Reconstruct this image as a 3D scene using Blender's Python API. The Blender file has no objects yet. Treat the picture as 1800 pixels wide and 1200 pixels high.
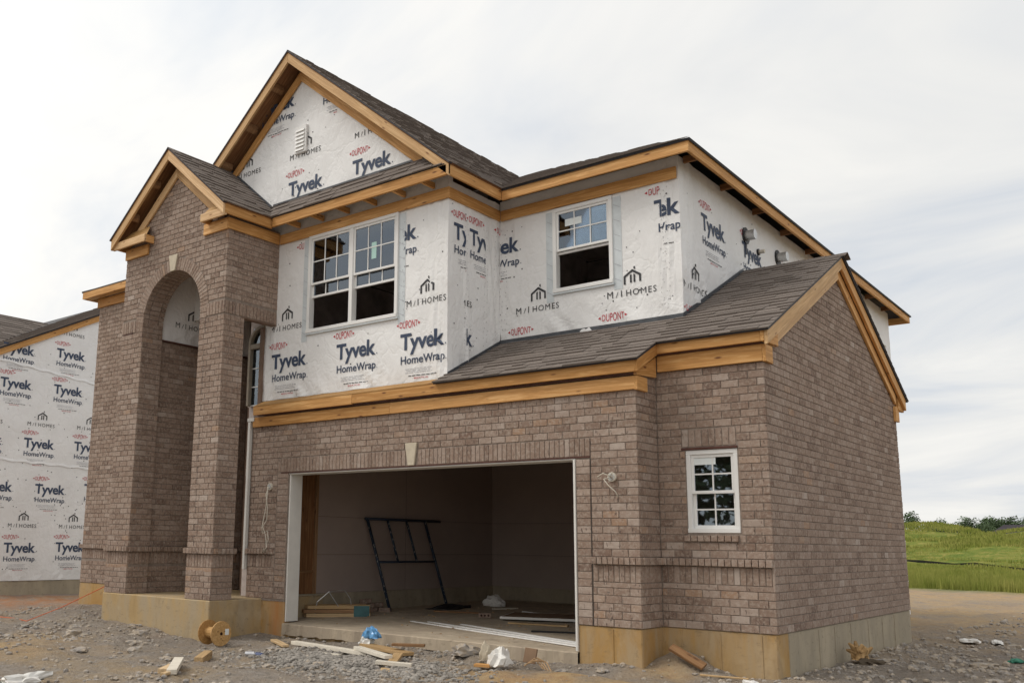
import bpy, bmesh, math, random
import numpy as np
from mathutils import Vector, Matrix
random.seed(7); np.random.seed(7)
SC = bpy.context.scene
COL = SC.collection
# ------------------------------------------------------------------ camera
CAM_LOC = Vector((3.4449, -10.0133, 0.8864))
cam_r = Vector((0.76576405, 0.64295392, 0.01468602)); cam_u = Vector((0.10133332, -0.14317626, 0.98449587)); cam_d = Vector((-0.63508816, 0.75240336, 0.17479189))
cd = bpy.data.cameras.new('camera'); cam = bpy.data.objects.new('camera', cd); COL.objects.link(cam)
cd.sensor_width = 36; cd.lens = 1636.4535/1800*36; cd.shift_x = 179.752/1800; cd.shift_y = 61.35/1800
cd.clip_start = .05; cd.clip_end = 3000
M3 = Matrix((cam_r, cam_u, -cam_d)).transposed()
cam.matrix_world = Matrix.Translation(CAM_LOC) @ M3.to_4x4()
SC.camera = cam
# ------------------------------------------------------------------ exposure
SC.render.engine = 'CYCLES'
vs = SC.view_settings; vs.view_transform = 'Standard'; vs.look = 'None'; vs.gamma = 1; vs.exposure = 0.40; vs.use_curve_mapping = False
# ------------------------------------------------------------------ world: thin overcast over a clear sky
SUN_DIR = Vector((-.62, -.50, .95)).normalized()      # towards the sun
W = bpy.data.worlds.new('World'); SC.world = W; W.use_nodes = True
nt = W.node_tree; nt.nodes.clear()
def N(tree, typ, **kw):
    n = tree.nodes.new(typ)
    for k, v in kw.items(): setattr(n, k, v)
    return n
def ramp(tree, fac, stops, interp='LINEAR'):
    n = N(tree, 'ShaderNodeValToRGB'); r = n.color_ramp; r.interpolation = interp
    while len(r.elements) < len(stops): r.elements.new(.5)
    for e, (p, c) in zip(r.elements, stops): e.position = p; e.color = (*c, 1) if len(c) == 3 else c
    tree.links.new(fac, n.inputs[0]); return n.outputs[0]
def mth(tree, op, a, b=None, clamp=False):
    n = N(tree, 'ShaderNodeMath', operation=op, use_clamp=clamp)
    for i, v in enumerate((a, b)):
        if v is None: continue
        if isinstance(v, (int, float)): n.inputs[i].default_value = v
        else: tree.links.new(v, n.inputs[i])
    return n.outputs[0]
def mixc(tree, fac, a, b, blend='MIX'):
    n = N(tree, 'ShaderNodeMix', data_type='RGBA', blend_type=blend)
    for i, v in ((0, fac), (6, a), (7, b)):
        if isinstance(v, (int, float)): n.inputs[i].default_value = v
        elif isinstance(v, tuple): n.inputs[i].default_value = (*v, 1)
        else: tree.links.new(v, n.inputs[i])
    return n.outputs[2]
def noise(tree, vec, scale, detail=4, rough=.55, dist=0, out=0):
    n = N(tree, 'ShaderNodeTexNoise'); n.inputs['Scale'].default_value = scale; n.inputs['Detail'].default_value = detail
    n.inputs['Roughness'].default_value = rough; n.inputs['Distortion'].default_value = dist
    if vec is not None: tree.links.new(vec, n.inputs['Vector'])
    return n.outputs[out]
def mapv(t, vec, scale):
    m = N(t, 'ShaderNodeMapping'); m.inputs['Scale'].default_value = scale; t.links.new(vec, m.inputs[0]); return m.outputs[0]
sky = N(nt, 'ShaderNodeTexSky', sky_type='NISHITA', sun_disc=False)
sky.sun_elevation = math.asin(SUN_DIR.z); sky.sun_rotation = math.atan2(SUN_DIR.x, SUN_DIR.y); sky.air_density = 1; sky.dust_density = 1.5
tc = N(nt, 'ShaderNodeTexCoord')
sep = N(nt, 'ShaderNodeSeparateXYZ'); nt.links.new(tc.outputs['Generated'], sep.inputs[0])
zz = mth(nt, 'ADD', mth(nt, 'MAXIMUM', sep.outputs[2], 0.0), .22)
cmb = N(nt, 'ShaderNodeCombineXYZ'); nt.links.new(mth(nt, 'DIVIDE', sep.outputs[0], zz), cmb.inputs[0]); nt.links.new(mth(nt, 'DIVIDE', sep.outputs[1], zz), cmb.inputs[1])
n1 = noise(nt, mapv(nt, cmb.outputs[0], (.8, 1.5, 1)), .9, 6, .58, .8); n2 = noise(nt, cmb.outputs[0], .55, 4, .5, .3)
dt = N(nt, 'ShaderNodeVectorMath', operation='DOT_PRODUCT'); nt.links.new(tc.outputs['Generated'], dt.inputs[0]); dt.inputs[1].default_value = SUN_DIR
glow = ramp(nt, dt.outputs['Value'], [(0, (6.35, 6.38, 6.36)), (.35, (7.3, 7.25, 7.12)), (.62, (8.2, 8.08, 7.82)), (1, (9.5, 9.25, 8.8))])      # cloud is brighter towards the sun
cl = mixc(nt, 1.0, glow, ramp(nt, n1, [(.36, (.80, .845, .91)), (.45, (.93, .945, .965)), (.53, (1.02, 1.015, 1.0)), (.63, (1.12, 1.10, 1.06))]), 'MULTIPLY')
cover = ramp(nt, n2, [(.30, (.70, .70, .70)), (.44, (.93, .93, .93)), (.56, (1, 1, 1))])
skyc = mixc(nt, cover, sky.outputs[0], cl)
bg = N(nt, 'ShaderNodeBackground'); bg.inputs[1].default_value = .1
nt.links.new(skyc, bg.inputs[0]); ow = N(nt, 'ShaderNodeOutputWorld'); nt.links.new(bg.outputs[0], ow.inputs[0])
# ------------------------------------------------------------------ sun through the cloud
sd = bpy.data.lights.new('sun', 'SUN'); sd.energy = 1.05; sd.angle = math.radians(20); sd.color = (1, .95, .88)
sun = bpy.data.objects.new('sun', sd); COL.objects.link(sun); sun.rotation_euler = (-SUN_DIR).to_track_quat('-Z', 'Y').to_euler(); sun.location = (0, 0, 30)

# ================================================================== materials
MATS = {}
def mat(name, rough=.7, spec=.3, metallic=0):
    m = bpy.data.materials.new(name); m.use_nodes = True; t = m.node_tree
    b = t.nodes['Principled BSDF']; b.inputs['Roughness'].default_value = rough; b.inputs['Specular IOR Level'].default_value = spec; b.inputs['Metallic'].default_value = metallic
    MATS[name] = m; return m, t, b
def pos(t): return N(t, 'ShaderNodeNewGeometry').outputs['Position']
def attr(t, name, out='Fac'):
    a = N(t, 'ShaderNodeAttribute'); a.attribute_name = name; return a.outputs[out]
def bump(t, b, h, strength=.3, dist=.01):
    n = N(t, 'ShaderNodeBump'); n.inputs['Strength'].default_value = strength; n.inputs['Distance'].default_value = dist
    t.links.new(h, n.inputs['Height']); t.links.new(n.outputs[0], b.inputs['Normal'])
def simple(name, col, rough=.7, spec=.3, var=.12, scale=6, metallic=0, bumpy=0, bscale=40):
    m, t, b = mat(name, rough, spec, metallic)
    nz = noise(t, pos(t), scale, 5, .6)
    dark = tuple(max(0, c*(1-var)) for c in col); lite = tuple(min(1, c*(1+var)) for c in col)
    t.links.new(ramp(t, nz, [(.3, dark), (.7, lite)]), b.inputs['Base Color'])
    if bumpy: bump(t, b, noise(t, pos(t), bscale, 4, .6), bumpy, .01)
    return m
# brick: fired clay, tone differs brick by brick
m, t, b = mat('brick', .9, .15)
tone = mth(t, 'ADD', attr(t, 'tone'), mth(t, 'MULTIPLY', N(t, 'ShaderNodeObjectInfo').outputs['Random'], attr(t, 'single')))
base = ramp(t, tone, [(0, (.180, .122, .095)), (.12, (.24, .170, .132)), (.45, (.305, .222, .175)), (.75, (.37, .285, .235)), (.93, (.45, .375, .325)), (.97, (.36, .235, .16))])
P_ = pos(t)
c = mixc(t, mth(t, 'MULTIPLY', ramp(t, noise(t, P_, 26, 6, .7), [(.46, (0, 0, 0)), (.64, (1, 1, 1))]), .62), base, (.50, .425, .36))
c = mixc(t, mth(t, 'MULTIPLY', ramp(t, noise(t, P_, 11, 4, .6), [(.46, (0, 0, 0)), (.62, (1, 1, 1))]), .34), c, (.27, .180, .135))
c = mixc(t, mth(t, 'MULTIPLY', ramp(t, noise(t, mapv(t, P_, (1.6, 1.6, .7)), 24, 3, .6), [(.61, (0, 0, 0)), (.68, (1, 1, 1))]), .75), c, (.085, .062, .055))
c = mixc(t, mth(t, 'MULTIPLY', ramp(t, noise(t, P_, .9, 3, .5), [(.35, (0, 0, 0)), (.7, (1, 1, 1))]), .22), c, (.22, .15, .115))
t.links.new(c, b.inputs['Base Color']); bump(t, b, mth(t, 'ADD', noise(t, P_, 90, 4, .7), mth(t, 'MULTIPLY', noise(t, P_, 25, 3, .6), 1.2)), .7, .006)
simple('mortar', (.27, .22, .185), .95, .1, .25, 14, bumpy=.5, bscale=120)
# pine boards: grain runs along the board
def wood(name, lo, hi, knot, rough=.65):
    m, t, b = mat(name, rough, .25)
    g = attr(t, 'grain', 'Vector')
    w1 = noise(t, mapv(t, g, (1.0, 20, 20)), 1.6, 5, .65, .9)
    c = ramp(t, w1, [(.36, tuple(x*.80 for x in lo)), (.50, lo), (.64, hi)])
    c = mixc(t, ramp(t, noise(t, mapv(t, g, (.7, 1.2, 1.2)), 2.2, 3, .5), [(.35, (0, 0, 0)), (.75, (.5, .5, .5))]), c, tuple(x*.78 for x in lo))
    v = N(t, 'ShaderNodeTexVoronoi'); v.inputs['Scale'].default_value = 1.0; v.inputs['Randomness'].default_value = 1
    t.links.new(mapv(t, g, (2.7, 9.5, 9.5)), v.inputs['Vector'])
    c = mixc(t, ramp(t, v.outputs['Distance'], [(.05, (1, 1, 1)), (.10, (.5, .5, .5)), (.15, (0, 0, 0))]), c, knot)
    c = mixc(t, 1.0, c, ramp(t, N(t, 'ShaderNodeObjectInfo').outputs['Random'], [(0, (.80, .74, .66)), (.5, (1, 1, 1)), (1, (1.16, 1.20, 1.32))]), 'MULTIPLY')
    t.links.new(c, b.inputs['Base Color']); bump(t, b, w1, .3, .005)
wood('pine', (.57, .29, .095), (.74, .44, .18), (.16, .06, .025))
wood('pine_pale', (.62, .39, .19), (.74, .51, .28), (.27, .13, .06))
wood('pine_weathered', (.30, .17, .085), (.42, .25, .13), (.10, .05, .03))
wood('osb', (.24, .115, .05), (.38, .20, .09), (.13, .06, .03), .8)
wood('lumber', (.55, .38, .20), (.70, .52, .31), (.25, .13, .06))
wood('plywood', (.50, .29, .11), (.62, .40, .18), (.22, .1, .05))
# house wrap
m, t, b = mat('house_wrap', .55, .3); P_ = pos(t)
c = ramp(t, noise(t, P_, 1.3, 4, .6), [(.3, (.77, .76, .75)), (.65, (.86, .855, .85))])
c = mixc(t, ramp(t, noise(t, P_, 5, 5, .7), [(.62, (0, 0, 0)), (.8, (.35, .35, .35))]), c, (.55, .46, .36))
t.links.new(c, b.inputs['Base Color'])
cr = N(t, 'ShaderNodeTexVoronoi', feature='DISTANCE_TO_EDGE'); cr.inputs['Scale'].default_value = 2.2
nd = noise(t, P_, 3, 3, .5, 0, 1); mx = N(t, 'ShaderNodeVectorMath', operation='ADD'); t.links.new(P_, mx.inputs[0]); t.links.new(nd, mx.inputs[1]); t.links.new(mx.outputs[0], cr.inputs['Vector'])
hh = mth(t, 'ADD', mth(t, 'MULTIPLY', noise(t, mapv(t, P_, (1, 1, .5)), 4.5, 5, .55, 1.6), 1.0), mth(t, 'MULTIPLY', mth(t, 'MINIMUM', cr.outputs['Distance'], .12), 1.6))
bump(t, b, hh, .55, .026)
simple('wrap_tape', (.60, .64, .66), .4, .4, .08, 8, bumpy=.15, bscale=20)
simple('print_slate', (.055, .075, .125), .6, .3, .15, 8)
simple('print_red', (.50, .035, .05), .6, .3, .15, 8)
simple('print_dark', (.045, .045, .05), .6, .3, .15, 8)
simple('print_grey', (.42, .43, .46), .6, .3, .15, 8)
# shingles
m, t, b = mat('shingle', .95, .1); P_ = pos(t)
tone = mth(t, 'ADD', attr(t, 'tone'), mth(t, 'MULTIPLY', N(t, 'ShaderNodeObjectInfo').outputs['Random'], attr(t, 'single')))
c = ramp(t, tone, [(0, (.095, .077, .067)), (.3, (.150, .124, .109)), (.65, (.185, .154, .135)), (1, (.235, .197, .172))])
c = mixc(t, .5, c, ramp(t, noise(t, P_, 260, 2, .6), [(.3, (.05, .042, .037)), (.7, (.36, .31, .275))]))
t.links.new(c, b.inputs['Base Color']); bump(t, b, noise(t, P_, 300, 2, .6), .5, .004)
simple('roof_edge', (.035, .035, .04), .6, .3, .2, 5)
simple('flashing', (.06, .065, .075), .45, .5, .3, 9)
# concrete
def concrete(name, a, bcol, stain, rough=.9):
    m, t, b = mat(name, rough, .2); P_ = pos(t)
    c = ramp(t, noise(t, P_, 1.1, 5, .6), [(.35, a), (.65, bcol)])
    c = mixc(t, ramp(t, noise(t, mapv(t, P_, (2.6, 2.6, .7)), 1.3, 6, .65, .6), [(.40, (0, 0, 0)), (.60, (.95, .95, .95))]), c, stain)
    c = mixc(t, ramp(t, noise(t, mapv(t, P_, (3, 3, 1.1)), 2.0, 5, .65, .6), [(.52, (0, 0, 0)), (.70, (.4, .4, .4))]), c, tuple(x*.62 for x in a))
    c = mixc(t, ramp(t, noise(t, mapv(t, P_, (1, 1, 1.8)), 9, 6, .7, .5), [(.57, (0, 0, 0)), (.70, (.6, .6, .6))]), c, tuple(x*.5 for x in stain))
    c = mixc(t, ramp(t, noise(t, P_, 2.3, 4, .6), [(.60, (0, 0, 0)), (.72, (.6, .6, .6))]), c, tuple(min(1, x*1.22) for x in stain))
    if name == 'foundation':       # rust run-off beside the garage jamb
        sx = N(t, 'ShaderNodeSeparateXYZ'); t.links.new(P_, sx.inputs[0])
        off = mth(t, 'ADD', mth(t, 'ABSOLUTE', mth(t, 'ADD', sx.outputs[0], 7.08)), mth(t, 'MULTIPLY', noise(t, mapv(t, P_, (4, 4, .8)), 2, 4, .6), .35))
        c = mixc(t, ramp(t, off, [(.12, (.8, .8, .8)), (.42, (0, 0, 0))]), c, (.46, .20, .065))
    t.links.new(c, b.inputs['Base Color']); bump(t, b, noise(t, P_, 24, 6, .7), .35, .01)
concrete('foundation', (.40, .235, .085), (.46, .30, .13), (.41, .305, .185))
concrete('porch_concrete', (.42, .29, .14), (.47, .345, .19), (.40, .32, .215))
concrete('foundation_grey', (.38, .32, .23), (.45, .38, .28), (.35, .30, .225))
concrete('slab', (.42, .345, .255), (.50, .42, .32), (.36, .295, .225))
simple('drywall', (.40, .325, .29), .9, .15, .06, 1.5)
simple('drywall_seam', (.26, .21, .185), .9, .15, .1, 4)
simple('dark_interior', (.60, .53, .50), .95, .1, .3, 3)
simple('vinyl', (.80, .79, .77), .35, .45, .03, 3)
simple('white_paint', (.72, .70, .66), .5, .35, .06, 4)
simple('limestone', (.56, .49, .38), .85, .2, .1, 12, bumpy=.2, bscale=60)
simple('steel_brown', (.10, .042, .032), .6, .3, .2, 9)
simple('trim_beige_shade', (.30, .255, .20), .6, .3, .1, 6)  # beige frame colour, darkened to carry the porch shade
simple('trim_brown', (.19, .125, .09), .7, .3, .15, 6)
simple('sealant', (.075, .062, .054), .8, .2, .2, 9)
simple('black_plastic', (.015, .015, .017), .45, .4, .2, 9)
simple('galvanised', (.55, .55, .54), .35, .5, .15, 12, metallic=.6)
simple('wire_white', (.62, .57, .48), .5, .3, .08, 9)
simple('frame_blue', (.018, .032, .058), .45, .5, .5, 18)
simple('paint_splash', (.30, .29, .27), .7, .3, .2, 18)
simple('painted_pine', (.70, .64, .54), .6, .3, .10, 9)
simple('sticker_white', (.78, .82, .82), .5, .4, .04, 5)
simple('sticker_green', (.45, .68, .62), .5, .4, .05, 5)
simple('trash_white', (.74, .72, .68), .5, .4, .08, 14)
simple('plastic_blue', (.13, .34, .62), .3, .5, .45, 22)
simple('cardboard', (.38, .25, .14), .9, .1, .15, 12)
simple('rag', (.42, .27, .13), .95, .1, .4, 14, bumpy=.5, bscale=30)
simple('net_green', (.04, .20, .13), .7, .3, .3, 14)
simple('rope_orange', (.62, .15, .06), .7, .3, .15, 14)
simple('metal_can', (.60, .60, .62), .3, .5, .2, 14, metallic=.8)
simple('can_print', (.05, .07, .16), .35, .5, .3, 20)
simple('sheet_brown', (.21, .135, .085), .8, .2, .15, 5)
simple('strap_teal', (.06, .15, .16), .5, .4, .2, 8)
simple('clay_hole', (.04, .02, .015), .95, .1, .1, 8)
m, t, b = mat('stone', .95, .15); P_ = pos(t)
t.links.new(ramp(t, noise(t, P_, 7, 4, .7), [(.30, (.20, .18, .165)), (.46, (.34, .31, .28)), (.56, (.40, .33, .25)), (.70, (.50, .46, .42))]), b.inputs['Base Color']); bump(t, b, noise(t, P_, 30, 4, .6), .4, .01)
simple('bark', (.09, .07, .05), .95, .1, .3, 4)
simple('leaf', (.090, .130, .066), .7, .2, .45, .35)
simple('silt_fence', (.02, .02, .018), .9, .1, .2, 3)
simple('far_roof', (.055, .048, .055), .9, .1, .12, .5)
# glass: pane that lets you look in and mirrors the sky
m = bpy.data.materials.new('glass'); m.use_nodes = True; t = m.node_tree; t.nodes.clear(); MATS['glass'] = m
tr = N(t, 'ShaderNodeBsdfTransparent'); tr.inputs[0].default_value = (.62, .68, .70, 1)
gl = N(t, 'ShaderNodeBsdfGlossy'); gl.inputs[0].default_value = (.78, .88, 1.0, 1); gl.inputs['Roughness'].default_value = .015
fr = N(t, 'ShaderNodeFresnel'); fr.inputs[0].default_value = 1.75
ms = N(t, 'ShaderNodeMixShader'); t.links.new(mth(t, 'ADD', mth(t, 'MULTIPLY', fr.outputs[0], 1.3), .04, True), ms.inputs[0]); t.links.new(tr.outputs[0], ms.inputs[1]); t.links.new(gl.outputs[0], ms.inputs[2])
bump_n = N(t, 'ShaderNodeBump'); bump_n.inputs['Strength'].default_value = .02; t.links.new(noise(t, pos(t), 1.5, 1), bump_n.inputs['Height']); t.links.new(bump_n.outputs[0], gl.inputs['Normal'])
o_ = N(t, 'ShaderNodeOutputMaterial'); t.links.new(ms.outputs[0], o_.inputs[0])
# ground: rubble and clay by area
m, t, b = mat('dirt', .97, .1); P_ = pos(t)
c = ramp(t, noise(t, P_, .55, 5, .6, .5), [(.36, (.26, .22, .18)), (.5, (.32, .265, .21)), (.64, (.38, .29, .19))])
c = mixc(t, ramp(t, noise(t, P_, 3.5, 6, .7, .4), [(.40, (0, 0, 0)), (.70, (.85, .85, .85))]), c, (.285, .26, .238))
c = mixc(t, ramp(t, noise(t, P_, 14, 5, .7), [(.50, (0, 0, 0)), (.72, (.8, .8, .8))]), c, (.45, .40, .345))
c = mixc(t, ramp(t, noise(t, P_, 26, 4, .75), [(.55, (0, 0, 0)), (.68, (.85, .85, .85))]), c, (.13, .112, .095))  # dark specks: crevice shade mixed into the dirt colour
clay = attr(t, 'clay'); c = mixc(t, mth(t, 'MULTIPLY', clay, ramp(t, noise(t, P_, 1.7, 5, .65), [(.34, (.15, .15, .15)), (.56, (1, 1, 1))])), c, mixc(t, ramp(t, noise(t, P_, 9, 5, .7), [(.4, (0, 0, 0)), (.65, (.8, .8, .8))]), (.50, .36, .20), (.40, .25, .13)))
red = attr(t, 'red'); c = mixc(t, mth(t, 'MULTIPLY', mth(t, 'MULTIPLY', red, ramp(t, noise(t, P_, 2.5, 5, .7), [(.38, (.15, .15, .15)), (.6, (1, 1, 1))])), .85), c, (.40, .185, .085))
gcol = ramp(t, noise(t, mapv(t, P_, (.9, .4, 2.2)), .8, 8, .75, 1.5), [(.36, (.092, .138, .022)), (.47, (.145, .185, .032)), (.57, (.235, .228, .052)), (.66, (.31, .27, .085))])
c = mixc(t, attr(t, 'grass'), c, gcol)
t.links.new(c, b.inputs['Base Color'])
hgt = mth(t, 'ADD', noise(t, P_, 11, 6, .7), mth(t, 'MULTIPLY', noise(t, P_, 60, 4, .7), .35)); bump(t, b, hgt, 1.0, .06)
m, t, b = mat('meadow', .9, .1); P_ = pos(t)
t.links.new(ramp(t, noise(t, P_, .6, 4, .6), [(.3, (.165, .205, .034)), (.7, (.34, .325, .095))]), b.inputs['Base Color'])
simple('gravel', (.30, .275, .245), .95, .15, .5, 7, bumpy=.3, bscale=60)
# ================================================================== geometry helpers
def tag(o, label=None, cat=None, group=None, kind=None):
    for k, v in (('label', label), ('category', cat), ('group', group), ('kind', kind)):
        if v: o[k] = v
    return o
def wl(parent):
    p = Vector((0, 0, 0))
    while parent is not None: p += parent.location; parent = parent.parent
    return p
def link(name, me, parent=None, loc=None, rot=None):
    o = bpy.data.objects.new(name, me); COL.objects.link(o)
    if parent is not None: o.parent = parent
    if loc is not None: o.location = loc
    if rot is not None: o.rotation_euler = rot
    return o
def empty(name, loc, rot=(0, 0, 0)):
    o = bpy.data.objects.new(name, None); COL.objects.link(o); o.location = loc; o.rotation_euler = rot; o.empty_display_size = .2; return o
class MB:
    def __init__(s): s.v = []; s.f = []; s.tone = []; s.g = []; s.single = 0; s.smooth = False
    def add(s, vs, fs, tone=0., grain=None):
        k = len(s.v); s.v += [tuple(p) for p in vs]; s.f += [tuple(i+k for i in f) for f in fs]; s.tone += [tone]*len(fs)
        if grain is None: grain = [tuple(p) for p in vs]
        s.g += grain
    def box(s, x0, x1, y0, y1, z0, z1, tone=0.):
        vs = [(x0,y0,z0),(x1,y0,z0),(x1,y1,z0),(x0,y1,z0),(x0,y0,z1),(x1,y0,z1),(x1,y1,z1),(x0,y1,z1)]
        L = (x1-x0, y1-y0, z1-z0); ax = max(range(3), key=lambda i: abs(L[i])); r = random.uniform(0, 60); o = [(ax+i) % 3 for i in range(3)]
        gr = [(p[o[0]]+r, p[o[1]]+r*.37, p[o[2]]+r*.11) for p in vs]
        s.add(vs, [(0,3,2,1),(4,5,6,7),(0,1,5,4),(1,2,6,5),(2,3,7,6),(3,0,4,7)], tone, gr)
    def prism(s, pts, ext, tone=0., axis=None):
        pts = [Vector(p) for p in pts]; ext = Vector(ext); n = len(pts)
        ax = Vector(axis).normalized() if axis is not None else (pts[1]-pts[0]).normalized()
        nn = ext.normalized(); a2 = nn.cross(ax); r = random.uniform(0, 60)
        vs = pts+[p+ext for p in pts]
        gr = [(p.dot(ax)+r, p.dot(a2)+r*.37, p.dot(nn)+r*.11) for p in vs]
        area = Vector((0, 0, 0))
        for i in range(1, n-1): area += (pts[i]-pts[0]).cross(pts[i+1]-pts[0])
        fs = [tuple(range(n))[::-1], tuple(range(n, 2*n))]+[(i, (i+1) % n, n+(i+1) % n, n+i) for i in range(n)]
        if area.dot(ext) < 0: fs = [f[::-1] for f in fs]
        s.add(vs, fs, tone, gr)
    def tube(s, path, rad, n=6, tone=0., caps=True):
        path = [Vector(p) for p in path]; rings = []
        for i, p in enumerate(path):
            d = (path[min(i+1, len(path)-1)]-path[max(i-1, 0)]).normalized()
            a = d.cross(Vector((0, 0, 1)) if abs(d.z) < .9 else Vector((1, 0, 0))).normalized(); c = d.cross(a)
            rr = rad[i] if isinstance(rad, (list, tuple)) else rad
            rings.append([p+(a*math.cos(2*math.pi*j/n)+c*math.sin(2*math.pi*j/n))*rr for j in range(n)])
        vs = [q for r in rings for q in r]; fs = []
        for i in range(len(rings)-1):
            for j in range(n): fs.append((i*n+j, i*n+(j+1) % n, (i+1)*n+(j+1) % n, (i+1)*n+j))
        if caps: fs += [tuple(range(n))[::-1], tuple(range((len(rings)-1)*n, len(rings)*n))]
        s.add(vs, fs, tone)
    def build(s, name, material, parent=None, kind=None, bevel=0, local=False, smooth=False):
        me = bpy.data.meshes.new(name); off = Vector((0, 0, 0)) if local else wl(parent)
        me.from_pydata([(p[0]-off.x, p[1]-off.y, p[2]-off.z) for p in s.v], [], s.f)
        a = me.attributes.new('tone', 'FLOAT', 'FACE'); a.data.foreach_set('value', s.tone)
        if s.single:
            a = me.attributes.new('single', 'FLOAT', 'FACE'); a.data.foreach_set('value', [1.]*len(s.f))
        a = me.attributes.new('grain', 'FLOAT_VECTOR', 'POINT'); a.data.foreach_set('vector', [c for p in s.g for c in p])
        me.materials.append(MATS[material]); me.update()
        if smooth: me.polygons.foreach_set('use_smooth', [True]*len(me.polygons))
        o = link(name, me, parent)
        if kind: o['kind'] = kind
        if bevel:
            mod = o.modifiers.new('bevel', 'BEVEL'); mod.width = bevel; mod.segments = 1; mod.limit_method = 'ANGLE'
        return o
def boxo(name, x0, x1, y0, y1, z0, z1, material, parent, bevel=.004):
    m = MB(); m.box(x0, x1, y0, y1, z0, z1); return m.build(name, material, parent, bevel=bevel)
def prismo(name, pts, ext, material, parent, bevel=.004, axis=None):
    m = MB(); m.prism(pts, ext, axis=axis); return m.build(name, material, parent, bevel=bevel)
# value noise on arrays
_perm = np.random.RandomState(3).rand(256, 256)
def vnoise(x, y):
    x = np.asarray(x, float); y = np.asarray(y, float); xi = np.floor(x).astype(int); yi = np.floor(y).astype(int); fx = x-xi; fy = y-yi
    fx = fx*fx*(3-2*fx); fy = fy*fy*(3-2*fy); g = lambda a, b: _perm[a % 256, b % 256]
    return (g(xi, yi)*(1-fx)+g(xi+1, yi)*fx)*(1-fy)+(g(xi, yi+1)*(1-fx)+g(xi+1, yi+1)*fx)*fy-.5
def fbm(x, y, o=4, r=.5):
    s = 0; a = 1; f = 1
    for i in range(o): s = s+a*vnoise(np.asarray(x)*f+17.3*i, np.asarray(y)*f+9.1*i); a *= r; f *= 2.03
    return s
# a wall face: u runs along it, v is height, d stands out of it
class Face:
    def __init__(s, o, u, n, seed=0): s.o = Vector(o); s.u = Vector(u); s.n = Vector(n); s.seed = seed
    def P(s, u, v, d=0): return s.o+s.u*u+Vector((0, 0, v))+s.n*d
def front(y, seed=0): return Face((0, y, 0), (1, 0, 0), (0, -1, 0), seed)
def right(x, seed=0): return Face((x, 0, 0), (0, 1, 0), (1, 0, 0), seed)
def wall(name, F, u0, u1, bot, top, holes, material, parent, step=.25, disp=None, d=0., thick=.12, extra_u=()):
    """sheet wall with openings; bot/top are numbers or functions of u; a Solidify gives it depth"""
    bf = bot if callable(bot) else (lambda u: bot); tf = top if callable(top) else (lambda u: top)
    us = {round(u0, 4), round(u1, 4)}; vsx = set()
    for h in holes: us |= {round(h[0], 4), round(h[1], 4)}; vsx |= {round(h[2], 4), round(h[3], 4)}
    for e in extra_u: us.add(round(e, 4))
    us = sorted(x for x in us if u0-1e-6 <= x <= u1+1e-6); fu = []
    for a, b_ in zip(us, us[1:]):
        k = max(1, int(math.ceil((b_-a)/step))); fu += [a+(b_-a)*i/k for i in range(k)]
    fu.append(us[-1])
    lo = min(bf(u) for u in fu); hi = max(tf(u) for u in fu)
    vv = sorted({lo, hi} | {v for v in vsx if lo < v < hi}); fv = []
    for a, b_ in zip(vv, vv[1:]):
        k = max(1, int(math.ceil((b_-a)/step))); fv += [a+(b_-a)*i/k for i in range(k)]
    fv.append(vv[-1])
    V = []; idx = {}; Fc = []
    def vert(u, v):
        key = (round(u, 4), round(v, 4))
        if key not in idx:
            idx[key] = len(V); V.append(F.P(u, v, d+(float(disp(u, v)) if disp else 0)))
        return idx[key]
    for ua, ub in zip(fu, fu[1:]):
        ca = lambda v, u: min(max(v, bf(u)), tf(u))
        um = (ua+ub)/2
        e = 1e-5
        for va, vb in zip(fv, fv[1:]):
            vm = (va+vb)/2
            if any(h[0] < um < h[1] and h[2] < vm < h[3] for h in holes): continue
            q = [(ua, ca(va, ua+e)), (ub, ca(va, ub-e)), (ub, ca(vb, ub-e)), (ua, ca(vb, ua+e))]
            ids = []
            for p in q:
                i = vert(*p)
                if i not in ids: ids.append(i)
            if len(ids) >= 3: Fc.append(tuple(ids))
    me = bpy.data.meshes.new(name); off = wl(parent); me.from_pydata([tuple(p-off) for p in V], [], Fc); me.materials.append(MATS[material]); me.update()
    o = link(name, me, parent)
    md = o.modifiers.new('thickness', 'SOLIDIFY'); md.thickness = thick; md.offset = -1; md.use_even_offset = False
    return o
# ------------------------------------------------------------------ bricks
PITCH = .0842; BL = .2025; J = .010
BR = []      # every brick: (wall object, Face, u0, u1, v0, v1, proud, tone)
def tone():
    r = random.random()
    if r < .02: return random.uniform(.955, .985)
    if r < .13: return random.uniform(.0, .14)
    return min(.92, max(.1, random.gauss(.47, .17)))
def lay(W_, F, u0, u1, v0, n, holes=(), top=None, off=0., stack=False, first=0):
    for k in range(first, first+n):
        va = v0+(k-first)*PITCH; vb = va+PITCH; vm = (va+vb)/2
        iv = [(u0, u1)]
        for h in holes:
            r = h(vm) if callable(h) else ((h[0], h[1]) if h[2]-.02 < vm < h[3]+.02 else None)
            if not r: continue
            nx = []
            for a, b_ in iv:
                if r[1] <= a or r[0] >= b_: nx.append((a, b_)); continue
                if r[0] > a+.02: nx.append((a, r[0]))
                if r[1] < b_-.02: nx.append((r[1], b_))
            iv = nx
        for a, b_ in iv:
            if stack: cuts = [a, b_]
            else:
                s = u0+off+(k % 2)*BL/2; i0 = math.floor((a-s)/BL); cuts = [a]; x = s+(i0+1)*BL
                while x < b_-.045:
                    if x > a+.045: cuts.append(x+random.uniform(-.004, .004))
                    x += BL
                cuts.append(b_)
            for ca, cb in zip(cuts, cuts[1:]):
                um = (ca+cb)/2
                if top is not None and top(um) < vb-.02: continue
                BR.append((W_, F, ca+J/2, cb-J/2, va+J/2, vb-J/2, random.uniform(-.0018, .0018), tone()))
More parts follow.
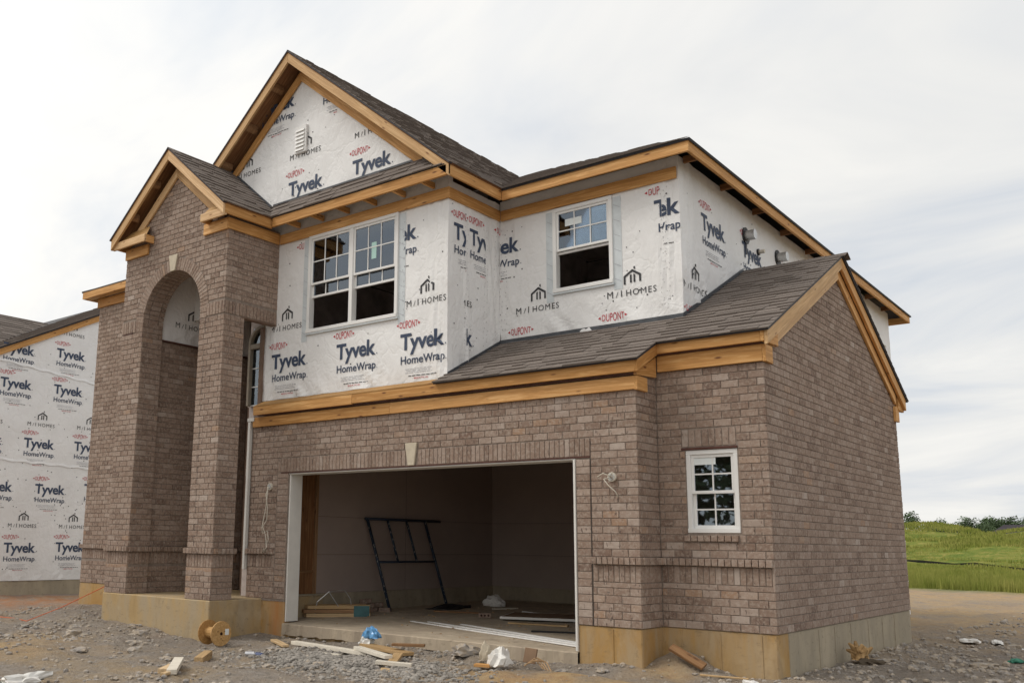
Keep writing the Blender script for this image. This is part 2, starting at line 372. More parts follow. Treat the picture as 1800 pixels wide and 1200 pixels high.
def soldiers(W_, F, u0, u1, v0, v1, proud=0., w=.0675):
    k = max(1, round((u1-u0)/w)); w = (u1-u0)/k
    for i in range(k): BR.append((W_, F, u0+i*w+.0045, u0+(i+1)*w-.0045, v0+.005, v1-.005, proud+random.uniform(-.002, .002), tone()))
def brick_geo(F, u0, u1, v0, v1, proud, back=-.02):
    b = .003; q = lambda u, v, d: F.P(u, v, d)
    vs = [q(u0, v0, back), q(u1, v0, back), q(u1, v1, back), q(u0, v1, back), q(u0, v0, proud-b), q(u1, v0, proud-b), q(u1, v1, proud-b), q(u0, v1, proud-b),
          q(u0+b, v0+b, proud), q(u1-b, v0+b, proud), q(u1-b, v1-b, proud), q(u0+b, v1-b, proud)]
    fs = [(8, 9, 10, 11)]
    for i in range(4):
        j = (i+1) % 4; fs += [(i, j, 4+j, 4+i), (4+i, 4+j, 8+j, 8+i)]
    return vs, fs
# ------------------------------------------------------------------ shingled slope
SH = []      # every shingle: (roof object, 6 points, tone)
EXPO = .143
def shingle_rows(R_, O, ud, vd, vmax, rng, thick=.011, wlo=.13, whi=.34):
    O = Vector(O); ud = Vector(ud).normalized(); vd = Vector(vd).normalized(); n = ud.cross(vd).normalized()
    if n.z < 0: n = -n
    k = 0
    while k*EXPO < vmax:
        v0 = k*EXPO; v1 = min(v0+EXPO+.03, vmax)
        for (a, b_) in rng(v0+EXPO*.5):
            u = a
            while u < b_-.02:
                w = random.uniform(wlo, whi); e = min(u+w, b_)
                if b_-e < .06: e = b_
                lam = thick+random.choice((0, 0, .009, .012)); g = .0015; drop = random.choice((0, 0, 0, .006))
                A = O+ud*(u+g)+vd*(v0-drop); B = O+ud*(e-g)+vd*(v0-drop); C = O+ud*(e-g)+vd*v1; D = O+ud*(u+g)+vd*v1
                SH.append((R_, (A, B, A+n*lam, B+n*lam, C+n*.002, D+n*.002), min(1, max(0, random.gauss(.47, .15)))))
                u = e
        k += 1
SHF = [(2, 3, 4, 5), (0, 1, 3, 2), (0, 2, 5), (1, 4, 3)]
def cam_area(pts):
    pr = []
    for p in pts:
        v = Vector(p)-CAM_LOC; z = v.dot(cam_d)
        if z < .1: return 0
        pr.append((v.dot(cam_r)/z, v.dot(cam_u)/z))
    return abs(sum(pr[i][0]*pr[(i+1) % len(pr)][1]-pr[(i+1) % len(pr)][0]*pr[i][1] for i in range(len(pr))))/2
# ================================================================== ground
def sm(a, b, x): t_ = np.clip((x-a)/(b-a), 0, 1); return t_*t_*(3-2*t_)
def bumpf(x, y, cx, cy, sx, sy, h): return h*np.exp(-((x-cx)/sx)**2-((y-cy)/sy)**2)
def gz(x, y):
    x = np.asarray(x, float); y = np.asarray(y, float)
    z = -.47+0*x
    z = z+bumpf(x, y, -7.3, -1.9, 1.2, .9, -.10)+bumpf(x, y, -10.6, -1.8, 1.3, 1.2, .09)+bumpf(x, y, -13, 0, 2.5, 2.5, .05)
    z = z+bumpf(x, y, -1.55, -.35, .45, .5, .06)+bumpf(x, y, -.95, -.12, .30, .22, .20)+bumpf(x, y, .35, 3.6, .35, .9, .09)+bumpf(x, y, .3, 1.2, .3, .8, .06)
    z = z+bumpf(x, y, -1.75, -1.6, 1.0, .35, .07)+bumpf(x, y, -3.35, -1.02, .5, .22, .10)
    near = 1-sm(14, 40, np.hypot(x+4, y-2))
    z = z+near*(.085*fbm(x*.55, y*.55, 4)+.055*fbm(x*2.2+5, y*2.2, 4, .6)+.020*fbm(x*8, y*8+3, 3, .6))
    # field rising to two grassed spoil mounds
    far = sm(30, 80, y); z = z-.12*sm(8, 26, y)*(1-far)
    z = z+far*(1.0+.5*fbm(x*.03, y*.03, 3)+.35*fbm(x*.13, y*.13, 3))
    z = z+bumpf(x, y, -10, 96, 60, 20, 1.75)+bumpf(x, y, -17.6, 92, 4.6, 12, 1.35)+bumpf(x, y, -4, 92, 5.0, 12, 1.6)+bumpf(x, y, -30, 98, 6, 12, 1.2)+bumpf(x, y, -7, 76, 9, 6, .5)
    return z
def axis_lines(lo, hi, step, far):
    a = list(np.arange(lo, hi+1e-6, step)); s = step
    x = hi
    while x < far: s *= 1.22; x += s; a.append(x)
    x = lo; s = step
    while x > -far: s *= 1.22; x -= s; a.insert(0, x)
    return np.array(a)
gx = axis_lines(-14, 4.5, .065, 900); gy = axis_lines(-6.5, 9, .065, 900)
GX, GY = np.meshgrid(gx, gy, indexing='ij'); GZ = gz(GX, GY)
nx, ny = GX.shape
idx = np.arange(nx*ny).reshape(nx, ny)
quads = np.stack([idx[:-1, :-1], idx[1:, :-1], idx[1:, 1:], idx[:-1, 1:]], -1).reshape(-1, 4)
me = bpy.data.meshes.new('ground'); me.from_pydata(np.stack([GX, GY, GZ], -1).reshape(-1, 3).tolist(), [], quads.tolist())
def vattr(me, name, arr): a = me.attributes.new(name, 'FLOAT', 'POINT'); a.data.foreach_set('value', np.asarray(arr, np.float32).ravel())
edge = 30.2+1.0*fbm(GX*.2, GY*.2, 3)
grass_w = sm(-.4, .4, GY-edge)*(1-0*GX)
grass_w = np.maximum(grass_w, sm(-1, 1, -25-GX+2*fbm(GX*.3, GY*.3, 3))*sm(5, 20, GY))
clay_w = np.clip(sm(3.5, 10.5, GY+2.5*fbm(GX*.5, GY*.5, 4, .6)+1.5*fbm(GX*2, GY*2, 3, .6))+bumpf(GX, GY, -1.75, -1.55, 1.1, .45, 1.6)+bumpf(GX, GY, -1.0, -.55, .35, .28, 1.3)+bumpf(GX, GY, -.6, -2.2, 2.2, .8, 1.2)+bumpf(GX, GY, -7.5, -4.2, 2.2, 1.2, .9)+bumpf(GX, GY, -9.2, -3.0, 1.8, .8, .6)-.25+.6*fbm(GX*.8, GY*.8, 3)+.35*fbm(GX*3, GY*3, 3, .6), 0, 1)
red_w = np.clip(bumpf(GX, GY, -15.5, .5, 2.6, 2.2, 1.3)+.5*fbm(GX*1.1, GY*1.1, 3)-.12, 0, 1)
vattr(me, 'grass', grass_w); vattr(me, 'clay', clay_w*(1-grass_w)); vattr(me, 'red', red_w)
me.materials.append(MATS['dirt']); me.polygons.foreach_set('use_smooth', [True]*len(me.polygons)); me.update()
tag(link('ground', me), 'rough grey and tan dirt lot with rubble, running out to a field', 'ground', kind='structure')
def gzf(x, y): return float(gz(x, y))

# ================================================================== the house
HOUSE = tag(empty('house', (0, 0, -.45)), 'two-storey brick and house-wrap home under construction with open garage and arched porch tower', 'house')
XP1, YP1 = -1.258, -.509         # garage front: right end, plane
XL = -7.782                      # its other end
GO = (-6.921, -2.043); ZH = 1.882; ZS = -.30   # door opening, head, slab
D = 5.723
XT0, XT1, YT = -10.124, -7.424, -1.456         # porch tower
YS1, YS2, XS1, XS2 = -.412, .828, -4.013, -1.241
ZU = 5.527; RG = -7.04; GS = .833
LED = .757
rk = lambda y: 3.195+.511*(min(y, 5.88-y)+.15)   # garage roof surface
# ---- foundation and slabs
def conc(name, x0, x1, y0, y1, z0, z1, material='foundation', bevel=.012): return boxo(name, x0, x1, y0, y1, z0, z1, material, HOUSE, bevel)
i_ = .012
conc('foundation_wall', XP1-.03, -i_, i_, .35, -1.2, 0); conc('foundation_wall', -.32, -i_, .352, D-.004, -1.2, -.001, 'foundation_grey')
conc('foundation_wall', -2.045, XP1-i_, YP1+i_, .35, -1.2, -.002)
conc('foundation_wall', -7.80, -6.925, YP1+i_+.002, -.36, -1.2, .03); conc('foundation_wall', -6.925, -2.045, YP1+i_+.012, .1, -1.2, ZS-.13)
conc('porch_slab', XT0-.01, XT1+.004, YT-.012, .8, -1.2, .025, 'porch_concrete'); conc('foundation_wall', -13.47, -10.14, .11, .5, -1.2, .02)
# formwork seams on the side wall
for y in (1.35, 1.95, 2.62, 3.4, 4.1, 4.75): boxo('form_seam', -.013, -.006, y, y+.012, -1.0, -.03, 'foundation_grey', HOUSE, 0)
for x in (-1.05, -.62, -.18, -1.62): boxo('form_seam', x, x+.010, (.004 if x > XP1 else YP1+.004), (.0115 if x > XP1 else YP1+.0115), -1.0, -.02, 'foundation', HOUSE, 0)
# garage slab, sloping up to the back, with its broken front lip
prismo('garage_slab', [(-7.5, YP1-.03, ZS), (-.32, YP1-.03, ZS), (-.32, 5.6, -.2), (-7.5, 5.6, -.2)], (0, 0, -.10), 'slab', HOUSE, .012) if 0 else None
m_ = MB(); a_ = []
for i in range(61):
    x = -6.915+i*(4.87/60); y = YP1-.035+.015*math.sin(i*1.7)+random.uniform(-.006, .006)
    a_.append((x, y))
vs_ = []; fs_ = []
for i, (x, y) in enumerate(a_):
    for (yy, z) in ((y, ZS-.15+random.uniform(-.012, .012)), (y+.006, ZS-.012), (y+.022, ZS), (.1, ZS+.005), (5.7, -.2)): vs_.append((x, yy, z))
for i in range(60):
    for j in range(4): fs_.append((i*5+j, (i+1)*5+j, (i+1)*5+j+1, i*5+j+1))
m_.add(vs_, fs_); m_.build('garage_slab', 'slab', HOUSE)
prismo('garage_floor', [(-7.46, -.35, -.297), (-6.916, -.35, -.297), (-6.916, 5.7, -.2005), (-7.46, 5.7, -.2005)], (0, 0, -.2), 'slab', HOUSE, 0); prismo('garage_floor', [(-2.044, .36, -.29), (-.3, .36, -.29), (-.3, 5.7, -.2005), (-2.044, 5.7, -.2005)], (0, 0, -.2), 'slab', HOUSE, 0)
# ---- brick walls (mortar backing + bricks)
BK = -.008
def bwall(F, u0, u1, bot, top, holes=(), thick=.10, extra=()): return wall('brick_wall', F, u0, u1, bot, top, list(holes), 'mortar', HOUSE, step=1.0, d=BK, thick=thick, extra_u=extra)
F0 = front(0); F1 = front(YP1); FR = right(0); FRet = right(XP1); FT = front(YT); FTr = right(XT1); FJ = right(-9.524); FI = right(-9.58); FLw = front(.1)
WIN0 = (-.929, -.340, 1.031, 1.943)
# P0: window bay beside the garage
w0 = bwall(F0, XP1-.03, -.012, 0, 3.06, [WIN0]); hs = [(WIN0[0]-.003, WIN0[1]+.012, 1.0, 1.975), (-.966, -.345, 1.96, 2.182), (-.968, -.355, .93, 1.0)]
lay(w0, F0, XP1+.001, 0, 0, 5, first=0, off=.06)
lay(w0, F0, XP1+.001, 0, LED+.002, 25, hs, off=.06, first=9)
for i in range(4): BR.append((w0, F0, XP1+.012+i*.315+.004, min(-.004, XP1+.012+(i+1)*.315-.004), .424, .476, .001, random.choice((.97, .99, .3, .96))))
soldiers(w0, F0, XP1+.012, -.03, .481, .669)
BR.append((w0, F0, -.027, -.001, .43, .745, .002, .985))
soldiers(w0, F0, -.966, -.345, 1.978, 2.18, 0, .082); soldiers(w0, F0, -.968, -.357, .935, 1.008, .03, .075)
soldiers(w0, F0, XP1+.012, -.004, .672, LED, .048, .072)
# P1: garage front
GHOLE = (GO[0], GO[1], -1, ZH)
w1 = bwall(F1, XL, XP1-.012, 0, 2.8, [GHOLE]); sol = (-7.16, -1.85, 1.87, 2.10)
lay(w1, F1, XL, XP1, LED, 22, [sol, (GO[0]-.24, GO[1]+.195, -1, 1.86), (-4.65, -4.41, 2.05, 2.17)], first=9)
lay(w1, F1, -1.845, XP1, 0, 5, off=.05); lay(w1, F1, XL, -7.165, .03, 5)
lay(w1, F1, GO[1]+.004, -1.855, 0, 22, stack=True); lay(w1, F1, -7.155, GO[0]-.002, .03, 22, stack=True)
soldiers(w1, F1, -7.16, -4.632, 1.885, 2.097); soldiers(w1, F1, -4.424, -1.85, 1.885, 2.097)
for a, b_ in ((-1.84, XP1), (XL, -7.165)):
    soldiers(w1, F1, a, b_, .481, .669); soldiers(w1, F1, a, b_+(.03 if b_ == XP1 else 0), .672, LED, .048, .072)
    BR.append((w1, F1, a+.004, b_-.004, .424, .476, .001, .97))
boxo('control_joint', -1.853, -1.846, YP1-.0005, YP1+.02, .0, 2.09, 'sealant', HOUSE, 0)
# return between the two
w2 = bwall(FRet, YP1+.012, 0, 0, 3.0)
lay(w2, FRet, YP1+.012, 0, 0, 5); lay(w2, FRet, YP1+.012, 0, LED, 26, first=9, top=lambda u: 2.95)
soldiers(w2, FRet, YP1+.012, 0, .481, .669); soldiers(w2, FRet, YP1-.0, -.034, .672, LED, .048, .072); BR.append((w2, FRet, YP1+.014, -.004, .424, .476, .001, .97))
# side wall with its gable
gtop = lambda u: min(3.06+.511*u, 3.06+.511*(5.72-u))+.06
w3 = bwall(FR, .012, D, 0, lambda u: gtop(u)+.02, extra=(2.86,))
lay(w3, FR, .012, D, 0, 56, top=lambda u: gtop(u)+.02, off=.1)
# porch tower front: two piers, arch, gable
AC = -8.773; AR = .751; AZ = 4.356
def archb(u):
    q = (AR+.012)**2-(u-AC)**2
    return AZ+math.sqrt(q) if q > 0 else AZ
ttop = lambda u: 6.72-GS*abs(u-AC)
us_arch = [AC+(AR+.012)*math.cos(math.pi*i/28) for i in range(29)]
w4 = wall('brick_wall', FT, XT0+.012, XT1-.012, lambda u: 0 if (u < AC-AR-.012 or u > AC+AR+.012) else archb(u), lambda u: ttop(u)+.05, [], 'mortar', HOUSE, step=1., d=BK, thick=.36, extra_u=[AC]+us_arch)
def archhole(v):
    r = AR+.205
    if v < AZ: return (AC-AR, AC+AR)
    q = r*r-(v-AZ)**2
    return (AC-math.sqrt(q), AC+math.sqrt(q)) if q > 0 else None
band = [(XT0, AC-AR-.21, 4.215, 4.425), (AC+AR+.17, XT1, 4.215, 4.425)]
for a, b_ in ((XT0, AC-AR), (AC+AR, XT1)):
    lay(w4, FT, a, b_, .025, 5, off=.03); soldiers(w4, FT, a, b_, .481, .669); soldiers(w4, FT, a-.03, b_+.03, .672, LED, .048, .072)
    BR.append((w4, FT, a+.004, b_-.004, .424, .476, .001, .97))
lay(w4, FT, XT0, XT1, LED, 75, [archhole]+band, top=lambda u: ttop(u)+.04, first=9)
for a, b_, c_, d_ in band: soldiers(w4, FT, a, b_, c_+.008, d_, .004)
soldiers(w4, FT, AC-AR-.21, AC-AR-.004, 4.223, 4.425)
boxo('control_joint', -7.872, -7.864, YT-.0005, YT+.02, .78, 4.215, 'sealant', HOUSE, 0)
boxo('steel_lintel', XT0+.05, -9.80, YT-.004, YT+.02, 4.208, 4.220, 'steel_brown', HOUSE, 0)  # dark strip on the pier, drawn for the shadow line under the band
# tower side
w5 = bwall(FTr, YT+.012, YS1, .025, 5.75, [(-1.065, YS1+.02, -1, 4.225)], thick=.09)
lay(w5, FTr, YT+.012, -1.065, .025, 5); lay(w5, FTr, YT+.012, YS1, LED, 59, [(-1.065, YS1+.1, -1, 4.215), (YT, YS1, 4.215, 4.425)], first=9)
soldiers(w5, FTr, YT+.012, -1.065, .481, .669); soldiers(w5, FTr, YT, -1.04, .672, LED, .048, .072); soldiers(w5, FTr, YT+.008, YS1-.01, 4.223, 4.425, .004)
BR.append((w5, FTr, YT+.014, -1.069, .424, .476, .001, .97))
boxo('steel_lintel', XT1-.11, XT1+.004, -1.12, YS1-.01, 4.205, 4.219, 'trim_brown', HOUSE, 0)
boxo('brick_pier_core', -8.0, XT1-.10, -1.36, -1.068, .025, 4.5, 'mortar', HOUSE, 0)
# arch jamb and inner porch side
w6 = bwall(FJ, YT+.012, -1.062, .025, AZ, thick=.06)
lay(w6, FJ, YT+.012, -1.062, .025, 5); lay(w6, FJ, YT+.012, -1.062, LED, 43, first=9); soldiers(w6, FJ, YT+.012, -1.062, .481, .669); soldiers(w6, FJ, YT, -1.04, .672, LED, .048, .072)
w7 = bwall(FI, -1.062, .85, .025, 4.13, thick=.06)
lay(w7, FI, -1.062, .85, .025, 5); lay(w7, FI, -1.062, .85, LED, 40, first=9); soldiers(w7, FI, -1.062, .85, .481, .669); soldiers(w7, FI, -1.062, .85, .672, LED, .048, .072)
boxo('steel_lintel', -9.59, -9.54, -1.062, .85, 4.128, 4.15, 'steel_brown', HOUSE, 0)
# side wing beyond the tower
w8 = bwall(FLw, -13.46, -10.0, .02, 5.55)
lay(w8, FLw, -13.46, -10.0, .02, 5); lay(w8, FLw, -13.46, -10.0, LED, 57, first=9); soldiers(w8, FLw, -13.46, -10.0, .481, .669); soldiers(w8, FLw, -13.49, -10.0, .672, LED, .048, .072)
# ---- raise the bricks: the 300 that show largest are single, the rest one mass
ar = sorted(((cam_area([F.P(a, c_, p), F.P(b_, c_, p), F.P(b_, d_, p), F.P(a, d_, p)]) if F in (F0, F1, FR, FRet) else 0, i) for i, (W_, F, a, b_, c_, d_, p, tn) in enumerate(BR)), reverse=True)
single = {i for _, i in ar[:300]}
rest = MB(); BM = {}
for i, (W_, F, a, b_, c_, d_, p, tn) in enumerate(BR):
    if i not in single:
        vs_, fs_ = brick_geo(F, a, b_, c_, d_, p); rest.add(vs_, fs_, tn); continue
    key = (round((b_-a)/.004), round((d_-c_)/.004))
    if key not in BM:
        mm = MB(); mm.single = 1; L_ = front(0); hw = key[0]*.002; hh_ = key[1]*.002
        vs_, fs_ = brick_geo(L_, -hw, hw, -hh_, hh_, 0); mm.add(vs_, fs_, 0.)
        o = mm.build('brick', 'brick', None, local=True); BM[key] = o.data; bpy.data.objects.remove(o)
    o = link('brick', BM[key], W_); o.location = F.P((a+b_)/2, (c_+d_)/2, p)-wl(W_); o.rotation_euler = (0, 0, math.pi/2 if F.n.x > .5 else 0)
# arch ring: radial bricks on the face and the soffit
for k in range(44):
    a0 = math.pi*k/44+.006; a1 = math.pi*(k+1)/44-.006
    if abs((a0+a1)/2-math.pi/2) < .09: continue
    pr_ = random.uniform(-.001, .003); tn = tone()
    pts = [(AC+r*math.cos(a), AZ+r*math.sin(a)) for a in (a0, a1) for r in (AR+.002, AR+.2)]
    p4 = [pts[0], pts[1], pts[3], pts[2]]
    rest.prism([FT.P(u, v, -.02) for u, v in p4], Vector((0, -.02-pr_, 0)), tn)
for k in range(30):
    a0 = math.pi*k/30+.007; a1 = math.pi*(k+1)/30-.007
    for (ya, yb) in ((YT+.012, YT+.098), (YT+.108, YT+.29), (YT+.30, YT+.39)):
        tn = tone(); p4 = [(AC+r*math.cos(a), AZ+r*math.sin(a)) for a, r in ((a0, AR+.012), (a1, AR+.012), (a1, AR-.001), (a0, AR-.001))]
        rest.prism([Vector((u, ya, v)) for u, v in p4], Vector((0, yb-ya, 0)), tn)
rest.build('brickwork', 'brick', HOUSE, kind='stuff')
# keystones
prismo('keystone', [(-4.633, YP1-.022, 2.187), (-4.577, YP1-.022, 1.886), (-4.469, YP1-.022, 1.886), (-4.424, YP1-.022, 2.187)], (0, .03, 0), 'limestone', HOUSE, .006)
prismo('keystone', [(AC-.115, YT-.024, 5.37), (AC-.06, YT-.024, 5.10), (AC+.06, YT-.024, 5.10), (AC+.115, YT-.024, 5.37)], (0, .03, 0), 'limestone', HOUSE, .006)
boxo('steel_lintel', -.975, -.335, -.006, .09, 1.948, 1.972, 'steel_brown', HOUSE, .002)
boxo('steel_lintel', GO[0]-.16, GO[1]+.19, YP1-.004, YP1+.09, ZH-.012, ZH+.004, 'steel_brown', HOUSE, .002)
# ---- house wrap over the upper storey
def wr(seed, bottom, amp=1., folds=()):
    def f(u, v):
        e = .008*float(vnoise(u*2.2+seed*7, v*1.6+seed*3))+.005*float(vnoise(u*5.1+seed, v*3.7+seed*5))
        b_ = bottom(u) if callable(bottom) else bottom
        k = min(1, max(0, 1-(v-b_)/.45))
        e += k*.042*float(vnoise(u*6.5+v*5.+seed*11, v*2.2-u*1.5+seed))+k*.014*float(vnoise(u*15+v*9, v*6+seed))
        for uc, w_, a_ in folds: e += a_*math.exp(-((u-uc)/w_)**2)*float(vnoise(u*13+v*1.6+seed*5, v*.9+seed*2))
        return e*amp
    return f
gab = lambda u: 8.44-GS*abs(u-RG)
WD = (-6.728, -4.894, 3.988, 5.531); WS = (-3.109, -2.186, 4.300, 5.516); WA = (-8.065, -7.772, 2.6, 4.41)
FS1 = front(YS1); FW2 = right(XS1); FS2 = front(YS2); FW4 = right(XS2); FNB = right(-18.)
s1b = lambda u: 3.03 if u > -7.70 else (4.4 if u > -8.10 else 4.6)
D1 = wr(1, 3.03, 1., ((-4.25, .22, .035), (-7.55, .15, .03))); D2 = wr(2, 3.1, 1., ((.72, .2, .04), (.02, .14, .03))); D3 = wr(3, 3.72, 1., ((-1.45, .2, .04), (-3.85, .16, .04))); D4 = wr(4, lambda u: 3.70+.5*(u-.828) if u < 2.9 else 4.7-.3*(u-2.9), 1., ((1.05, .22, .04),))
hw1 = wall('house_wrap', FS1, -10.07, XS1, s1b, gab, [WD, WA], 'house_wrap', HOUSE, step=.06, disp=D1, thick=.10, extra_u=(RG, -7.70, -8.10))
hw2 = wall('house_wrap', FW2, YS1+.004, YS2, lambda u: 3.02, 5.80, [], 'house_wrap', HOUSE, step=.05, disp=D2, thick=.06)
hw3 = wall('house_wrap', FS2, XS1, XS2, 3.60, 5.84, [WS], 'house_wrap', HOUSE, step=.055, disp=D3, thick=.10)
RW = (10.35, 10.95, 3.9, 5.10)
hw4 = wall('house_wrap', FW4, YS2+.004, 11.35, lambda u: 3.55 if u < 5.9 else -.4, 5.84, [RW], 'house_wrap', HOUSE, step=.10, disp=D4, thick=.10, extra_u=(5.9,))
hw5 = wall('house_wrap', FI, -1.062, .85, 4.15, 5.45, [], 'house_wrap', HOUSE, step=.12, disp=wr(5, 4.15), thick=.05)
# bodies behind: rear, far side, inner floors and ceilings, all unlit rooms
boxo('rear_wall', -13.4, XS2-.12, 11.2, 11.3, -.4, 5.8, 'house_wrap', HOUSE, 0); boxo('side_wall', -13.4, -13.3, .25, 11.2, -.4, 5.8, 'house_wrap', HOUSE, 0)
boxo('upper_floor', -8.1, -4.14, -.25, 3.6, 2.75, 2.98, 'dark_interior', HOUSE, 0); boxo('upper_floor', -4.1, XS2-.13, .95, 3.6, 2.75, 2.98, 'dark_interior', HOUSE, 0)
boxo('ceiling', -8.1, -4.14, -.28, 3.6, 5.62, 5.66, 'dark_interior', HOUSE, 0); boxo('ceiling', -4.1, XS2-.13, .95, 3.6, 5.62, 5.66, 'dark_interior', HOUSE, 0)
boxo('partition', -8.2, XS2-.14, 3.6, 3.7, 2.99, 5.61, 'dark_interior', HOUSE, 0)
boxo('partition', -8.2, -8.12, -.28, 3.59, 2.99, 5.61, 'dark_interior', HOUSE, 0); boxo('partition', -4.2, -4.12, .95, 3.59, 2.99, 5.61, 'dark_interior', HOUSE, 0)
boxo('porch_wall', -9.6, -8.1, .86, .95, .03, 5.4, 'trim_brown', HOUSE, 0); boxo('porch_wall', -8.19, -8.105, YS1+.135, .855, .03, 5.4, 'trim_brown', HOUSE, 0); boxo('porch_ceiling', XT0+.05, XT1-.1, YT+.37, .85, 5.46, 5.5, 'osb', HOUSE, 0)
boxo('porch_wall', -8.09, -7.46, YS1+.075, YS1+.13, .03, 4.5, 'dark_interior', HOUSE, 0)  # panel added behind the gap and arched window to read as dark space
door = boxo('front_door', -9.45, -8.45, .82, .858, .03, 2.2, 'trim_brown', HOUSE, .006)
# ---- prints on the wrap
TXT = {}
def text2d(body, width, bold=.0, spacing=1., oval=0, squash=1.):
    key = (body, round(width, 3), bold, spacing, oval, squash)
    if key not in TXT:
        cu = bpy.data.curves.new('lettering', 'FONT'); cu.body = body; cu.size = 1; cu.offset = bold; cu.space_character = spacing; cu.resolution_u = 3; cu.fill_mode = 'FRONT'
        ob = bpy.data.objects.new('lettering', cu); COL.objects.link(ob); dg = bpy.context.evaluated_depsgraph_get(); dg.update()
        mm = bpy.data.meshes.new_from_object(ob.evaluated_get(dg)); bpy.data.objects.remove(ob); bpy.data.curves.remove(cu)
        V = [(v.co.x, v.co.y) for v in mm.vertices]; Fc = [tuple(p.vertices) for p in mm.polygons]; bpy.data.meshes.remove(mm)
        x0 = min(v[0] for v in V); x1 = max(v[0] for v in V); k = width/(x1-x0)
        V = [((x-x0)*k, y*k*squash) for x, y in V]
        if oval:
            hgt = max(v[1] for v in V)
            V = [(x, hgt/2+(y-hgt/2)*(1-oval*abs(2*x/width-1)**2)) for x, y in V]
        TXT[key] = (V, Fc)
    return TXT[key]
def put(name, F, disp, parent, pieces, material, clip=None):
    """pieces: (V, F, du, dv); all laid just off the sheet"""
    bm = bmesh.new()
    for V, Fc, du, dv in pieces:
        vv = [bm.verts.new((x+du, y+dv, 0)) for x, y in V]
        for f in Fc:
            try: bm.faces.new([vv[i] for i in f])
            except ValueError: pass
    if clip:
        for val, sgn in ((clip[0], -1), (clip[1], 1)):
            if val is None: continue
            g_ = bm.verts[:]+bm.edges[:]+bm.faces[:]
            bmesh.ops.bisect_plane(bm, geom=g_, plane_co=(val, 0, 0), plane_no=(sgn, 0, 0), clear_outer=True)
    off = wl(parent)
    for v in bm.verts: v.co = F.P(v.co.x, v.co.y, (disp(v.co.x, v.co.y) if disp else 0)+.0065)-off
    me = bpy.data.meshes.new(name); bm.to_mesh(me); bm.free(); me.materials.append(MATS[material])
    return link(name, me, parent)
def poly(pts): return ([tuple(p) for p in pts], [tuple(range(len(pts)))])
def logo(F, disp, parent, u, v, parts='DTHS', clip=None):
    """DUPONT / Tyvek / HomeWrap stamp; (u, v) is the left end of the Tyvek baseline"""
    if 'D' in parts:
        V, Fc = text2d('DUPONT', .325, .0, 1.04, .30, 2.1); h = max(p[1] for p in V)
        put('printed_mark', F, disp, parent, [(V, Fc, u-.015, v+.30), (*poly([(-.05, h*.5), (-.012, h*.32), (-.012, h*.68)]), u-.025, v+.30), (*poly([(.345, h*.32), (.383, h*.5), (.345, h*.68)]), u-.025, v+.30)], 'print_red', clip)
    if 'T' in parts: put('printed_name', F, disp, parent, [(*text2d('Tyvek', .78, .028, .96, 0, 1.0), u, v), (*poly([(.795, 0), (.81, 0), (.81, .018), (.795, .018)]), u, v)], 'print_slate', clip)
    if 'H' in parts: put('printed_name', F, disp, parent, [(*text2d('HomeWrap', .77, .014, 1.0, 0, 1.0), u+.015, v-.205), (*poly([(.79, 0), (.803, 0), (.803, .013), (.79, .013)]), u+.015, v-.205)], 'print_slate', clip)
    if 'S' in parts:
        rr = random.Random(int(abs(u)*100)); pcs = []
        for k, (a, b_) in enumerate(((.10, .56), (.12, .52), (.10, .56))):
            x = a
            while x < b_:
                w = rr.uniform(.03, .11); pcs.append((*poly([(x, 0), (min(b_, x+w), 0), (min(b_, x+w), .007), (x, .007)]), u, v-.285-.026*k)); x += w+.012
        put('fine_print', F, disp, parent, pcs, 'print_grey', clip)['kind'] = 'stuff'
        x = .16; pcs = []
        while x < .62: w = rr.uniform(.03, .07); pcs.append((*poly([(x, 0), (x+w, 0), (x+w, .011), (x, .011)]), u, v-.385)); x += w+.012
        put('fine_print', F, disp, parent, pcs, 'print_dark', clip)['kind'] = 'stuff'
        put('fine_print', F, disp, parent, [(*text2d('MADE IN THE USA', .24, .01), u+.26, v-.425)], 'print_red', clip)
def homes(F, disp, parent, u, v, clip=None, icon=True):
    k = .70
    V1, F1_ = text2d('M', .085, 0); V2, F2_ = text2d('I', .013, 0); V3, F3_ = text2d('HOMES', .425, 0, 1.18)
    hgt = max(p[1] for p in V1)
    pcs = [(V1, F1_, u, v), (*poly([(.125, 0), (.134, 0), (.164, hgt*.8), (.155, hgt*.8)]), u, v), (V2, F2_, u+.20, v), (V3, F3_, u+.275, v)]
    put('printed_name', F, disp, parent, pcs, 'print_dark', clip)
    if icon:
        x = u+.25; y = v+.15; t_ = .028
        sh = [poly([(-.005, .005), (.022, .005), (.022, .105), (.118, .165), (.118, .200), (-.005, .120)]),
              poly([(.118, .165), (.215, .105), (.215, .02), (.242, .02), (.242, .122), (.118, .200)]),
              poly([(.085, .02), (.110, .02), (.110, .135), (.085, .122)]), poly([(.135, .02), (.160, .02), (.160, .122), (.135, .137)]),
              poly([(.138, .205), (.160, .19), (.160, .235), (.138, .235)])]
        put('printed_logo', F, disp, parent, [(*s, x, y) for s in sh], 'print_dark', clip)
logo(FS1, D1, hw1, -7.50, 3.52, 'DTHS', (-7.69, None)); logo(FS1, D1, hw1, -6.08, 3.51); logo(FS1, D1, hw1, -4.84, 3.50, 'DTHS', (None, XS1))
homes(FS1, D1, hw1, -7.55, 4.11, (-7.52, -6.845)); homes(FS1, D1, hw1, -4.735, 4.10, (None, XS1))
logo(FS1, D1, hw1, -5.35, 5.08, 'THS', (-4.79, None)); logo(FS1, D1, hw1, -6.95, 5.06, 'D', (-7.2, -6.86))
